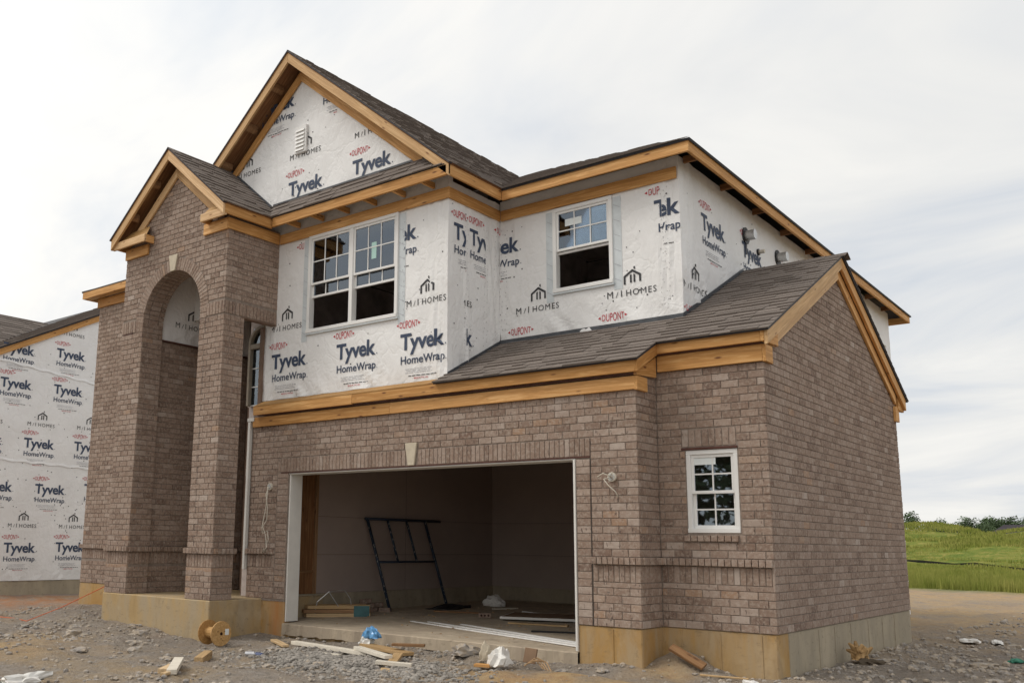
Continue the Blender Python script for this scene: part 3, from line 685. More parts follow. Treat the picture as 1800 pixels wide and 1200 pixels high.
logo(FS1, D1, hw1, -7.99, 7.88, 'DTHS'); logo(FS1, D1, hw1, -6.55, 7.88, 'HS', (None, -6.22)); homes(FS1, D1, hw1, -7.26, 6.92); homes(FS1, D1, hw1, -8.68, 6.92); homes(FS1, D1, hw1, -5.82, 6.90)
logo(FS1, D1, hw1, -7.27, 6.32, 'DT'); logo(FS1, D1, hw1, -5.85, 6.32, 'DT')
logo(FW2, D2, hw2, -.29, 5.00, 'DTHS', (None, -.025)); logo(FW2, D2, hw2, .07, 5.01, 'DTHS', (None, .46)); homes(FW2, D2, hw2, -.58, 4.09, (-.05, None), False); logo(FW2, D2, hw2, -.64, 3.55, 'T', (-.0, None))
logo(FW2, D2, hw2, .74, 5.02, 'D', (None, .825))
logo(FS2, D3, hw3, -4.46, 5.04, 'THS', (-4.0, None)); homes(FS2, D3, hw3, -3.73, 4.09, (None, -3.02)); homes(FS2, D3, hw3, -2.29, 4.09); logo(FS2, D3, hw3, -3.80, 3.49, 'D'); logo(FS2, D3, hw3, -2.36, 3.49, 'D')
logo(FS2, D3, hw3, -1.64, 5.07, 'D', (None, -1.50)); logo(FS2, D3, hw3, -1.585, 5.07, 'T', (None, -1.485)); logo(FS2, D3, hw3, -1.55, 5.07, 'H', (None, -1.47)); logo(FS2, D3, hw3, -2.02, 5.07, 'THS', (-1.48, XS2))
logo(FW4, D4, hw4, 1.50, 5.04); homes(FW4, D4, hw4, .85, 4.10); logo(FW4, D4, hw4, 2.95, 5.03); logo(FW4, D4, hw4, 4.4, 5.03, 'DT'); logo(FW4, D4, hw4, .90, 3.48, 'D')
homes(FI, None, hw5, -.78, 4.42)
# cap nails and staples over the sheets
caps = MB(); stp = MB()
def cap(F, disp, u, v, r=.011):
    n = 6; c0 = F.P(u, v, disp(u, v)+.007)
    caps.add([c0+F.u*r*math.cos(2*math.pi*i/n)+Vector((0, 0, r*math.sin(2*math.pi*i/n)))-F.n*.003 for i in range(n)]+[c0+F.n*.002], [(i, (i+1) % n, n) for i in range(n)])
def inside(u, v, hs): return any(h[0]-.12 < u < h[1]+.12 and h[2]-.05 < v < h[3]+.05 for h in hs)
for F, dd, u0, u1, v0, tf, hs, n in ((FS1, D1, -7.65, XS1, 3.1, 5.5, [WD], 34), (FS1, D1, -9.3, -4.6, 6.25, 8.0, [], 42), (FS2, D3, XS1, XS2, 3.8, 5.5, [WS], 34), (FW4, D4, .9, 6, 4.2, 5.7, [], 26), (FW2, D2, -.35, .8, 3.3, 5.5, [], 14)):
    for i in range(n):
        u = random.uniform(u0, u1); v = random.uniform(v0, tf)
        if inside(u, v, hs) or (v > 6 and v > gab(u)-.35): continue
        cap(F, dd, u, v, random.choice((.008, .009, .012)))
def staples(F, dd, u, v0, v1):
    v = v0
    while v < v1:
        uu = u+random.uniform(-.02, .02); c0 = F.P(uu, v, dd(uu, v)+.0075); a = random.uniform(.6, 2.2); dv = F.u*math.cos(a)*.009+Vector((0, 0, math.sin(a)*.009)); s_ = F.u*.002
        stp.add([c0-dv-s_, c0+dv-s_, c0+dv+s_, c0-dv+s_], [(0, 1, 2, 3)]); v += random.uniform(.05, .13)
for u in (-.03, .02, .42, .50, .70, .79): staples(FW2, D2, u, 3.4, 5.4)
for u in (-3.98, -3.90, -1.50, -1.46, -1.42): staples(FS2, D3, u, 3.9, 5.45)
staples(FS1, D1, -7.66, 3.2, 5.4); staples(FS1, D1, -4.80, 4.0, 5.4)
caps.build('cap_nails', 'print_dark', HOUSE, kind='stuff'); stp.build('staples', 'print_dark', HOUSE, kind='stuff')
# ---- windows
def window(F, u0, u1, v0, v1, units=1, cols=3, rows=2, lower='open', d=.028, frame=.055, closed=False, meet=.5):
    """outer frame; each unit has an upper sash with a bar grid and a lower sash that may be pushed up"""
    def bar(m, a, b_, c_, e, d0, d1):
        q = [F.P(a, c_, d0), F.P(b_, c_, d0), F.P(b_, e, d0), F.P(a, e, d0)]; m.prism(q, F.n*(d1-d0))
    fm = MB()
    bar(fm, u0, u1, v0, v0+frame, -.08, d+.014); bar(fm, u0, u1, v1-frame, v1, -.08, d); bar(fm, u0, u0+frame, v0+frame, v1-frame, -.08, d); bar(fm, u1-frame, u1, v0+frame, v1-frame, -.08, d)
    w = (u1-u0-2*frame); gap = .07 if units > 1 else 0; uw = (w-gap*(units-1))/units
    for k in range(units-1): bar(fm, u0+frame+uw, u0+frame+uw+gap, v0+frame, v1-frame, -.08, d-.002)
    root = fm.build('window', 'vinyl', HOUSE, bevel=.004)
    for k in range(units):
        a = u0+frame+k*(uw+gap); b_ = a+uw; mid = v0+frame+(v1-v0-2*frame)*meet; s = .034
        def sash(a, b_, c_, e, dd, cols, rows, thick=.03):
            sm_ = MB(); bar(sm_, a, b_, c_, c_+s, dd-thick, dd); bar(sm_, a, b_, e-s, e, dd-thick, dd); bar(sm_, a, a+s, c_+s, e-s, dd-thick, dd); bar(sm_, b_-s, b_, c_+s, e-s, dd-thick, dd)
            so = sm_.build('sash', 'vinyl', root, bevel=.003)
            pm = MB(); bar(pm, a+s-.003, b_-s+.003, c_+s-.003, e-s+.003, dd-.018, dd-.014); pm.build('pane', 'glass', root)
            for i in range(1, cols):
                x = a+s+(b_-a-2*s)*i/cols; g = MB(); bar(g, x-.008, x+.008, c_+s, e-s, dd-.013, dd-.006); g.build('muntin', 'vinyl', root)
            for j in range(1, rows):
                y = c_+s+(e-c_-2*s)*j/rows; g = MB(); bar(g, a+s, b_-s, y-.008, y+.008, dd-.0128, dd-.0058); g.build('muntin', 'vinyl', root)
        sash(a, b_, mid-.02, v1-frame, d-.018, cols, rows)
        if lower == 'closed': sash(a, b_, v0+frame, mid+.015, d-.055, cols, rows)
        else:
            lift = (mid-(v0+frame))*lower; sash(a, b_, v0+frame+lift, mid+lift, d-.055, cols, rows)
    return root
window(FS1, *WD, units=2, cols=3, rows=2, lower=.70)
window(FS2, *WS, units=1, cols=3, rows=2, lower=.90)
wnd0 = window(F0, *WIN0, units=1, cols=2, rows=2, lower='closed', d=-.012, frame=.05, meet=.49)
window(FW4, *RW, units=1, cols=2, rows=2, lower='closed')
# tall arched porch window
aw = MB(); F = FS1; ux0, ux1, zz0, zs = WA[0], WA[1], 2.98, 4.0; uc = ux1-.0; rr_ = ux1-ux0
aw.prism([F.P(ux0, zz0, -.06), F.P(ux0+.05, zz0, -.06), F.P(ux0+.05, zs, -.06), F.P(ux0, zs, -.06)], F.n*.08)
for k in range(8):
    a0, a1 = math.pi-k*math.pi/16, math.pi-(k+1)*math.pi/16
    aw.prism([F.P(uc+.08+(rr_+.08)*math.cos(a0), zs+.28*math.sin(a0), -.06), F.P(uc+.08+(rr_+.03)*math.cos(a0), zs+.23*math.sin(a0), -.06), F.P(uc+.08+(rr_+.03)*math.cos(a1), zs+.23*math.sin(a1), -.06), F.P(uc+.08+(rr_+.08)*math.cos(a1), zs+.28*math.sin(a1), -.06)], F.n*.08)
aw.prism([F.P(ux0+.05, 3.90, -.06), F.P(ux1, 3.90, -.06), F.P(ux1, 3.98, -.06), F.P(ux0+.05, 3.98, -.06)], F.n*.075)
awo = aw.build('window', 'trim_beige_shade', HOUSE, bevel=.003)
g = MB(); g.prism([F.P(ux0+.04, zz0, -.05), F.P(ux1, zz0, -.05), F.P(ux1, 4.25, -.05), F.P(ux0+.04, 4.25, -.05)], F.n*.004); g.build('pane', 'glass', awo)
for z in (2.98, 3.28, 3.58): g = MB(); g.prism([F.P(ux0+.05, z, -.045), F.P(ux1, z, -.045), F.P(ux1, z+.016, -.045), F.P(ux0+.05, z+.016, -.045)], F.n*.01); g.build('muntin', 'vinyl', awo)
boxo('window_trim', -7.772, -7.695, YS1-.035, YS1+.06, 2.98, 4.215, 'trim_brown', HOUSE, .003)
# glazing stickers
def sticker(F, u0, u1, v0, v1, d, material, parent): q = MB(); q.prism([F.P(u0, v0, d), F.P(u1, v0, d), F.P(u1, v1, d), F.P(u0, v1, d)], F.n*.001); return q.build('glass_sticker', material, parent)
wstk = [o for o in bpy.data.objects if o.name.startswith('window') and o.parent is HOUSE]
sticker(FS1, -5.425, -5.33, 4.93, 5.18, -.003, 'sticker_green', wstk[0]); sticker(FS2, -2.92, -2.66, 5.235, 5.335, -.003, 'sticker_white', wstk[1])
sticker(F0, -.845, -.60, 1.78, 1.875, -.043, 'sticker_white', wnd0)
# flashing tape down both sides of the upper windows, with its diagonal print
def tape(F, disp, parent, u0, u1, v0, v1):
    V = []; Fc = []; n = int((v1-v0)/.08)
    for i in range(n+1):
        v = v0+(v1-v0)*i/n
        V += [F.P(u0, v, disp(u0, v)+.004), F.P(u1, v, disp(u1, v)+.004)]
    m = MB(); m.add(V, [(2*i, 2*i+1, 2*i+3, 2*i+2) for i in range(n)]); o = m.build('flashing_tape', 'wrap_tape', parent)
    v = v0+.1; pcs = []
    while v < v1-.1: pcs.append((*poly([(u0+.015, v+.05), (u1-.015, v), (u1-.015, v+.007), (u0+.015, v+.057)]), 0, 0)); v += .205
    put('tape_print', F, lambda a, b_: disp(a, b_)+.001, parent, pcs, 'print_grey')['kind'] = 'stuff'
for F, dd, par, W_ in ((FS1, D1, hw1, WD), (FS2, D3, hw3, WS)):
    tape(F, dd, par, W_[0]-.115, W_[0], W_[2]-.12, W_[3]-.03); tape(F, dd, par, W_[1], W_[1]+.125, W_[2]-.10, W_[3]-.03)
    boxo('drip_sill', W_[0]-.01, W_[1]+.01, F.o.y-.035, F.o.y+.01, W_[2]-.028, W_[2]-.002, 'wrap_tape', HOUSE, .003)
# gable louvre
gv = boxo('gable_vent', -7.13, -6.86, YS1-.045, YS1+.0, 6.98, 7.44, 'vinyl', HOUSE, .006)
for k in range(6): prismo('louvre', [(-7.095, YS1-.047, 7.03+k*.065), (-6.895, YS1-.047, 7.03+k*.065), (-6.895, YS1-.066, 7.012+k*.065), (-7.095, YS1-.066, 7.012+k*.065)], (0, .006, .03), 'vinyl', gv, 0)
# pipe stubs through the side wall
for (y, z, r, ln, mt) in ((3.10, 5.36, .075, .15, 'galvanised'), (3.60, 5.24, .03, .10, 'wire_white'), (4.45, 5.36, .075, .16, 'galvanised')):
    m_ = MB(); m_.tube([(XS2-.02, y, z), (XS2+.02, y, z)], r*1.7, 12); root = m_.build('vent_collar', 'black_plastic', HOUSE)
    m_ = MB(); m_.tube([(XS2+.02, y, z), (XS2+ln, y, z)], r, 14); m_.build('vent_pipe', mt, root)
    if r > .05: boxo('hanging_tape', XS2+.006, XS2+.012, y-.03, y+.02, z-.28, z-.09, 'black_plastic', root, 0)
# ================================================================== boards, roofs
def B(name, x0, x1, y0, y1, z0, z1, m_='pine'): return boxo(name, x0, x1, y0, y1, z0, z1, m_, HOUSE, .003)
# garage bay friezes and fascias
B('frieze_board', -1.218, .0, -.040, -.001, 2.866, 3.052); B('frieze_board', .002, .040, -.042, .178, 2.857, 3.05)
B('frieze_board', -7.74, -4.9, YP1-.040, YP1-.001, 2.606, 2.757); B('frieze_board', -4.898, -1.222, YP1-.0405, YP1-.001, 2.606, 2.757); B('frieze_board', -1.256, -1.218, YP1-.042, YP1+.215, 2.598, 2.757)
B('fascia_board', -1.222, .010, -.115, -.077, 3.066, 3.200); B('fascia_board', -5.55, -1.214, YP1-.110, YP1-.072, 2.792, 2.937); B('fascia_board', -7.655, -5.552, YP1-.112, YP1-.074, 2.783, 2.922, 'pine')
# soffit behind them
B('soffit_board', -1.22, .0, -.076, -.0425, 3.052, 3.064, 'steel_brown'); B('soffit_board', -7.6, -1.22, YP1-.071, YP1-.043, 2.77, 2.782, 'steel_brown')
# side gable: corner return, rakes and rake friezes
prismo('fascia_return', [(.012, -.115, 3.066), (.012, .334, 3.074), (.012, .334, 3.39), (.012, -.02, 3.20), (.012, -.115, 3.2)], (.042, 0, 0), 'pine', HOUSE, .003)
AY = 2.93
rz = lambda y: 3.195+.511*(min(y, 2*AY-y)+.15)
def rake(name, ya, yb, top, hgt, x0, x1, m_): prismo(name, [(x0, ya, rz(ya)+top-hgt), (x0, yb, rz(yb)+top-hgt), (x0, yb, rz(yb)+top), (x0, ya, rz(ya)+top)], (x1-x0, 0, 0), m_, HOUSE, .003)
rake('rake_fascia', -.115, AY, -.012, .175, .056, .094, 'pine_pale'); rake('rake_frieze', .22, AY, -.16, .165, .004, .040, 'pine_pale')
rake('rake_fascia', AY+.001, 6.0, -.012, .175, .056, .094, 'pine'); rake('rake_frieze', AY+.001, 5.62, -.16, .165, .004, .040, 'pine'); rake('rake_lookout', AY+.001, 5.85, -.06, .09, .041, .055, 'pine_weathered')
rake('rake_lookout', .34, AY, -.06, .09, .041, .055, 'pine_pale')
prismo('fascia_return', [(.012, 5.70, 2.99), (.012, 6.02, 2.99), (.012, 6.02, 3.16), (.012, 5.70, 3.33)], (.042, 0, 0), 'pine', HOUSE, .003); B('frieze_board', .002, .040, 5.56, 5.765, 2.81, 3.04)
B('fascia_board', -1.2, .05, 5.985, 6.023, 3.0, 3.15)
# step between the garage eave and the bay eave
prismo('rake_fascia', [(-1.214, YP1-.110, 2.792), (-1.214, -.10, 3.055), (-1.214, -.10, 3.200), (-1.214, YP1-.110, 2.937)], (.036, 0, 0), 'pine', HOUSE, .003)
prismo('gable_panel', [(-1.250, YP1-.07, 2.76), (-1.250, -.05, 2.80), (-1.250, -.05, 3.04), (-1.250, YP1-.07, 2.80)], (.028, 0, 0), 'pine', HOUSE, .003)
# ledge over the garage beside the upper wall
prismo('ledge_sheathing', [(-7.64, YP1-.115, 2.925), (-4.09, YP1-.115, 2.942), (-4.09, YS1-.014, 3.03), (-7.64, YS1-.014, 3.02)], (0, 0, -.012), 'plywood', HOUSE, 0)
# upper eaves
B('frieze_board', XT1+.04, -3.973, YS1-.040, YS1-.012, ZU, 5.685); B('frieze_board', -4.005, -3.973, YS1-.01, .788, ZU+.001, 5.684); B('frieze_board', -3.972, -1.262, .788, .815, ZU, 5.684)
B('frieze_board', -7.412, -7.384, YT-.040, YS1-.042, ZU, 5.70); B('frieze_board', -7.99, -7.413, YT-.0405, YT-.005, ZU-.002, 5.70); B('frieze_board', -10.11, -9.47, YT-.0405, YT-.005, ZU-.015, 5.69, 'pine')
FZ = (5.712, 5.856)
B('fascia_board', -7.245, -3.793, YS1-.338, YS1-.300, *FZ); B('fascia_board', -3.792, -3.754, YS1-.33, .49, FZ[0]+.004, 5.86); B('fascia_board', -3.753, -.957, .49, .528, *FZ); B('fascia_board', -.995, -.957, .529, 12.0, *FZ)
B('fascia_board', -4.6, -.96, 11.98, 12.018, *FZ)
for x in (-6.95, -6.42, -5.88, -5.33, -4.78, -4.25): B('lookout', x-.019, x+.019, YS1-.299, YS1-.02, 5.715, 5.80, 'pine')
for y in np.arange(.95, 11.5, 1.22): B('rafter_tail', -1.22, -.997, float(y)-.019, float(y)+.019, 5.76, 5.85, 'osb')  # darker wood on the tails stands in for the shade of the eave gap
# main front gable rakes
def grake(name, xa, xb, yA, yB, apx, apz, hgt, m_, sl=GS):
    z = lambda x: apz-sl*abs(x-apx)
    prismo(name, [(xa, yA, z(xa)-hgt), (xb, yA, z(xb)-hgt), (xb, yA, z(xb)), (xa, yA, z(xa))], (0, yB-yA, 0), m_, HOUSE, .003)
grake('rake_fascia', RG, -3.754, YS1-.338, YS1-.300, RG, 8.598, .168, 'pine_pale'); grake('rake_fascia', -9.75, RG-.001, YS1-.338, YS1-.300, RG, 8.598, .168, 'pine_pale')
grake('rake_frieze', RG, -4.45, YS1-.046, YS1-.012, RG, 8.40, .165, 'pine'); grake('rake_frieze', -9.6, RG-.001, YS1-.046, YS1-.012, RG, 8.40, .165, 'pine')
for i in range(6):
    for s_ in (-1, 1):
        x = RG+s_*(.42+i*.62)
        if x < -9.6 or x > -4.4: continue
        z = 8.56-GS*abs(x-RG)
        prismo('lookout', [(x-.03, YS1-.299, z-.10), (x+.03, YS1-.299, z-.10-(.05*s_)), (x+.03, YS1-.299, z-.01-(.05*s_)), (x-.03, YS1-.299, z-.01)], (0, .26, 0), 'pine_weathered', HOUSE, .003)
# porch gable rakes and boxed returns
TZ = 7.090
grake('rake_fascia', AC, -7.278, YT-.235, YT-.197, AC, TZ, .172, 'pine_pale'); grake('rake_fascia', -10.268, AC-.001, YT-.235, YT-.197, AC, TZ, .172, 'pine_pale')
grake('rake_frieze', AC, -7.75, YT-.041, YT-.005, AC, 6.855, .175, 'pine_pale'); grake('rake_frieze', -9.80, AC-.001, YT-.041, YT-.005, AC, 6.855, .175, 'pine_pale')
for s_, x0, x1 in ((1, -7.88, -7.282), (-1, -10.264, -9.35)):
    B('return_box', x0, x1, YT-.196, YT-.158, 5.675, 5.80, 'pine_pale')
    xe, xi = (x1, x0) if s_ > 0 else (x0, x1)
    prismo('return_cap', [(xi, YT-.158, 5.80), (xe-.05*s_, YT-.158, 5.80), (xe-.34*s_, YT-.03, 5.99), (xi+.10*s_, YT-.03, 5.99)], (0, 0, -.012), 'plywood', HOUSE, 0)
    B('return_side', xi, xi+.035*s_ if s_ > 0 else xi, YT-.157, YT-.004, 5.676, 5.799, 'pine') if s_ > 0 else B('return_side', xi-.035, xi, YT-.157, YT-.004, 5.676, 5.80, 'pine')
B('fascia_board', -7.316, -7.278, YT-.196, YS1-.302, 5.702, 5.858); B('fascia_board', -10.268, -10.23, YT-.19, -.1, 5.702, 5.858)
for i in range(2):
    for s_ in (-1, 1):
        x = AC+s_*(.45+i*.55); z = TZ-.04-GS*abs(x-AC)
        prismo('lookout', [(x-.025, YT-.196, z-.10), (x+.025, YT-.196, z-.10-.04*s_), (x+.025, YT-.196, z-.01-.04*s_), (x-.025, YT-.196, z-.01)], (0, .15, 0), 'pine_weathered', HOUSE, .003)
for x in (-7.36,): B('lookout', x-.05, x+.04, YT-.15, YT-.11, 5.71, 5.80, 'pine_weathered')
# side wing eave
B('frieze_board', -13.49, -10.14, .06, .098, 5.515, 5.70); B('fascia_board', -13.75, -10.2, -.138, -.10, 5.700, 5.845); B('fascia_board', -13.75, -13.712, -.099, 11.9, 5.700, 5.845)
prismo('soffit_board', [(-13.71, -.098, 5.715), (-10.25, -.098, 5.715), (-10.25, .06, 5.715), (-13.71, .06, 5.715)], (0, 0, .012), 'plywood', HOUSE, 0)
# ---- roof slopes: deck, drip edge, shingles
def deck(name, pts, m_='osb', th=.03, parent=HOUSE):
    pts = [Vector(p) for p in pts]; n = (pts[1]-pts[0]).cross(pts[2]-pts[0]).normalized()
    if n.z < 0: n = -n
    return prismo(name, pts, -n*th, m_, parent, 0)
sl = .511; v0z = lambda y: 3.195+sl*(y+.15)
ev = .15
RGAR = deck('garage_roof', [(-4.055, -.66, v0z(-.66)), (-1.165, -.66, v0z(-.66)), (-1.165, -.155, v0z(-.155)), (.115, -.155, v0z(-.155)), (.115, AY, v0z(AY)), (XS2+.004, AY, v0z(AY)), (XS2+.004, YS2-.01, v0z(YS2-.01)), (-3.99, YS2-.01, v0z(YS2-.01)), (-3.99, YS1, v0z(YS1))], 'roof_edge', .022)
cs = math.hypot(1, sl)
def gr(v):
    y = -.675+v/cs
    if y < -.165: return [(-4.06, -1.155)]
    if y < YS2-.03: return [(-4.0, .125)]
    return [(XS2+.02, .125)]
shingle_rows(RGAR, (0, -.675, v0z(-.675)+.003), (1, 0, 0), (0, 1, sl), (AY+.675)*cs, gr)
RREAR = deck('garage_roof', [(.115, AY+.001, v0z(AY)), (.115, 6.06, v0z(AY)-sl*(6.06-AY)), (XS2+.004, 6.06, v0z(AY)-sl*(6.06-AY)), (XS2+.004, AY+.001, v0z(AY))], 'roof_edge', .022)
shingle_rows(RREAR, (0, 6.075, v0z(AY)-sl*(6.075-AY)+.003), (1, 0, 0), (0, -1, sl), (6.075-AY)*cs, lambda v: [(XS2+.02, .125)], wlo=.3, whi=.34)
m_ = MB()
for i in range(5):
    x = XS2+.02+i*.275; m_.prism([(x, AY-.13, v0z(AY-.13)+.012), (x+.30, AY-.13, v0z(AY-.13)+.018), (x+.30, AY, v0z(AY)+.024), (x, AY, v0z(AY)+.018)], (0, 0, .006)); m_.prism([(x, AY, v0z(AY)+.018), (x+.30, AY, v0z(AY)+.024), (x+.30, AY+.13, v0z(AY-.13)+.018), (x, AY+.13, v0z(AY-.13)+.012)], (0, 0, .006))
m_.build('ridge_cap', 'shingle', HOUSE)
# flashing where the roof meets the wrap
prismo('step_flashing', [(XS1, YS2-.004, v0z(YS2)+.0), (XS2+.012, YS2-.004, v0z(YS2)), (XS2+.012, YS2-.004, v0z(YS2)+.055), (XS1, YS2-.004, v0z(YS2)+.055)], (0, -.012, 0), 'flashing', HOUSE, 0)
prismo('step_flashing', [(XS2+.004, YS2-.016, v0z(YS2)), (XS2+.004, AY, v0z(AY)), (XS2+.004, AY, v0z(AY)+.06), (XS2+.004, YS2-.016, v0z(YS2)+.06)], (.012, 0, 0), 'flashing', HOUSE, 0)
prismo('step_flashing', [(XS1+.006, YS1, v0z(YS1)), (XS1+.006, YS2-.017, v0z(YS2)), (XS1+.006, YS2-.017, v0z(YS2)+.05), (XS1+.006, YS1, v0z(YS1)+.05)], (.012, 0, 0), 'flashing', HOUSE, 0)
# main front gable
def slope(apx, apz, ex, y0, yv_low, yv_top, name='gable_roof', shingles=True, th=.03, fn=None):
    """one side of a gable whose ridge runs back; yv_* where its eave and ridge end"""
    ez = apz-GS*abs(ex-apx)
    r = deck(name, [(apx, y0, apz), (ex, y0, ez), (ex, yv_low, ez), (apx, yv_top, apz)], 'osb', th)
    sg = 1 if ex > apx else -1
    deck('drip_edge', [(apx, y0-.012, apz+.004), (ex+.012*sg, y0-.012, ez-.006), (ex+.012*sg, y0+.05, ez-.006), (apx, y0+.05, apz+.004)], 'roof_edge', .02)
    if shingles:
        L = math.hypot(ex-apx, apz-ez)+.02
        f = lambda v: [(y0-.02, yv_low+(yv_top-yv_low)*min(1, v/L))]
        if fn: f = fn
        shingle_rows(r, (ex+.015*sg, 0, ez-.012+.003), (0, 1, 0), (-(ex-apx), 0, apz-ez), L, f)
    return r
slope(RG, 8.632, -3.735, YS1-.345, .49, 5.95); slope(RG, 8.632, -10.35, YS1-.345, .3, 5.95, shingles=False)
slope(AC, 7.125, -7.262, YT-.242, YS1-.30, YS1+.0, fn=lambda v: [(YT-.262, min(YS1-.015, -.735+v*.60))]); slope(AC, 7.125, -10.29, YT-.242, .1, YS1+.4, shingles=False)
# porch roof carried on to the wall of the big gable
deck('porch_roof', [(AC, YT-.1, 7.12), (-7.60, YT-.1, 7.12-GS*(AC+7.60)*-1), (-7.60, YS1-.012, 7.12-GS*(-7.60-AC)), (AC, YS1-.012, 7.12)], 'roof_edge', .02)
# pent strip across the foot of the gable
PN = deck('pent_roof', [(-7.30, YS1-.348, 5.868), (-3.82, YS1-.348, 5.868), (-4.28, YS1-.016, 6.225), (-7.62, YS1-.016, 6.225)], 'roof_edge', .02)
shingle_rows(PN, (0, YS1-.355, 5.866), (1, 0, 0), (0, .335, .36), .49, lambda v: [(-7.30-.62*v, -3.80-.90*v)])
prismo('step_flashing', [(-7.60, YS1-.017, 6.222), (-4.33, YS1-.017, 6.222), (-4.36, YS1-.017, 6.25), (-7.60, YS1-.017, 6.25)], (0, -.012, 0), 'flashing', HOUSE, 0)
prismo('step_flashing', [(-7.59, YS1-.017, 6.15), (-8.72, YS1-.017, 7.09), (-8.72, YS1-.017, 7.135), (-7.59, YS1-.017, 6.20)], (0, -.012, 0), 'flashing', HOUSE, 0)
# main hip
E0 = (-13.78, -.925, .462, 12.03); ze = 5.868; hz = ze+.5*(E0[3]-E0[2])/2; ym = (E0[2]+E0[3])/2; hx = (E0[3]-E0[2])/2
HF = deck('hip_roof', [(-3.735, E0[2], ze), (E0[1], E0[2], ze), (E0[1]-hx, ym, hz), (RG, ym-.05, hz-.025), (RG, 5.95, 8.61)], 'roof_edge')
deck('hip_roof', [(E0[1], E0[2], ze), (E0[1], E0[3], ze), (E0[1]-hx, ym, hz)], 'roof_edge'); deck('hip_roof', [(E0[1], E0[3], ze), (E0[0], E0[3], ze), (E0[0]+hx, ym, hz), (E0[1]-hx, ym, hz)], 'roof_edge')
deck('hip_roof', [(E0[0], -.15, ze-.01), (-10.2, -.15, ze-.01), (-10.2, 5.6, ze+2.87), (E0[0]+5.75, 5.6, ze+2.87)], 'shingle'); deck('hip_roof', [(E0[0], -.15, ze), (E0[0]+hx, ym, hz), (E0[0], E0[3], ze)], 'shingle')
c5 = math.hypot(1, .5)
shingle_rows(HF, (0, E0[2]-.012, ze), (1, 0, 0), (0, 1, .5), 6.0, lambda v: [(-3.72-(v/c5)*.60, E0[1]+.01-v/c5)])
# ---- raise the shingles
ar = sorted(((cam_area([p[2], p[3], p[4], p[5]]) if R_ is RGAR else 0, i) for i, (R_, p, tn) in enumerate(SH)), reverse=True)
single = {i for _, i in ar[:300]}; rest = MB()
for i, (R_, p, tn) in enumerate(SH):
    if i in single:
        m_ = MB(); c0 = (p[0]+p[1])/2; m_.add([q-c0 for q in p], SHF, tn); o = m_.build('shingle', 'shingle', R_, local=True); o.location = c0-wl(R_)
    else: rest.add(p, SHF, tn)
rest.build('shingles', 'shingle', HOUSE, kind='stuff')
# ================================================================== garage interior
def G(name, x0, x1, y0, y1, z0, z1, m_): return boxo(name, x0, x1, y0, y1, z0, z1, m_, HOUSE, 0)
G('drywall', -7.6, -7.5, .68, 5.6, .055, 2.55, 'drywall'); G('drywall', -7.6, -.25, 5.6, 5.7, .055, 2.55, 'drywall'); G('drywall', -.27, -.2, .15, 5.6, .055, 2.55, 'drywall'); G('drywall', -7.5, -1.47, -.38, 5.59, 2.56, 2.6, 'drywall'); G('drywall', -1.47, -.27, .15, 5.59, 2.56, 2.6, 'drywall')
G('curb_wall', -7.6, -7.46, -.38, 5.56, -.45, .054, 'foundation_grey'); G('curb_wall', -7.6, -.2, 5.561, 5.69, -.45, .054, 'foundation_grey'); G('curb_wall', -.30, -.2, .352, 5.56, -.45, .054, 'foundation_grey')
G('osb_panel', -7.58, -7.505, -.37, .678, .055, 2.55, 'osb'); G('stud', -7.504, -7.47, .62, .679, .056, 2.5, 'pine_weathered'); G('stud', -7.504, -7.485, -.36, .619, .38, .42, 'pine_weathered')
G('front_inner_wall', -7.5, -6.96, -.36, -.30, -.25, 2.55, 'osb'); G('front_inner_wall', -2.0, -1.40, -.36, -.30, -.25, 2.55, 'osb'); G('front_inner_wall', -1.46, -1.40, -.30, .14, -.25, 2.55, 'osb'); G('front_inner_wall', -1.40, -.975, .11, .14, -.25, 2.55, 'osb'); G('front_inner_wall', -.975, -.28, .11, .14, -.25, 1.0, 'osb'); G('door_header', -6.96, -2.0, -.36, -.25, 1.90, 2.55, 'osb')
for z in (1.27, .66): G('drywall_joint', -7.5005, -7.497, .69, 5.6, z, z+.010, 'drywall_seam'); G('drywall_joint', -7.49, -.28, 5.597, 5.5995, z, z+.010, 'drywall_seam')
G('drywall_joint', -7.5005, -7.497, 2.9, 2.91, .056, 2.5, 'drywall_seam')
G('outlet_box', -1.9, -1.84, 5.585, 5.599, 1.0, 1.1, 'black_plastic')
# white casing of the door opening
B('door_jamb', GO[0]+.002, GO[0]+.028, YP1+.03, -.24, ZS+.02, ZH-.03, 'white_paint'); B('door_jamb', GO[1]-.028, GO[1]-.002, YP1-.012, -.24, ZS+.01, ZH-.03, 'white_paint'); B('door_jamb', GO[0]+.002, GO[1]-.002, YP1+.012, -.24, ZH-.029, ZH-.013, 'white_paint')
# white corner channel and its elbow beside the porch
cc = B('corner_channel', -7.838, -7.79, YP1-.045, YP1+.02, .44, 2.70, 'white_paint'); boxo('channel_flange', -7.86, -7.839, YP1-.03, YP1+.03, 1.85, 2.72, 'white_paint', cc, .002); boxo('channel_flange', -7.86, -7.70, YP1-.05, YP1-.0, 2.701, 2.755, 'white_paint', cc, .003)
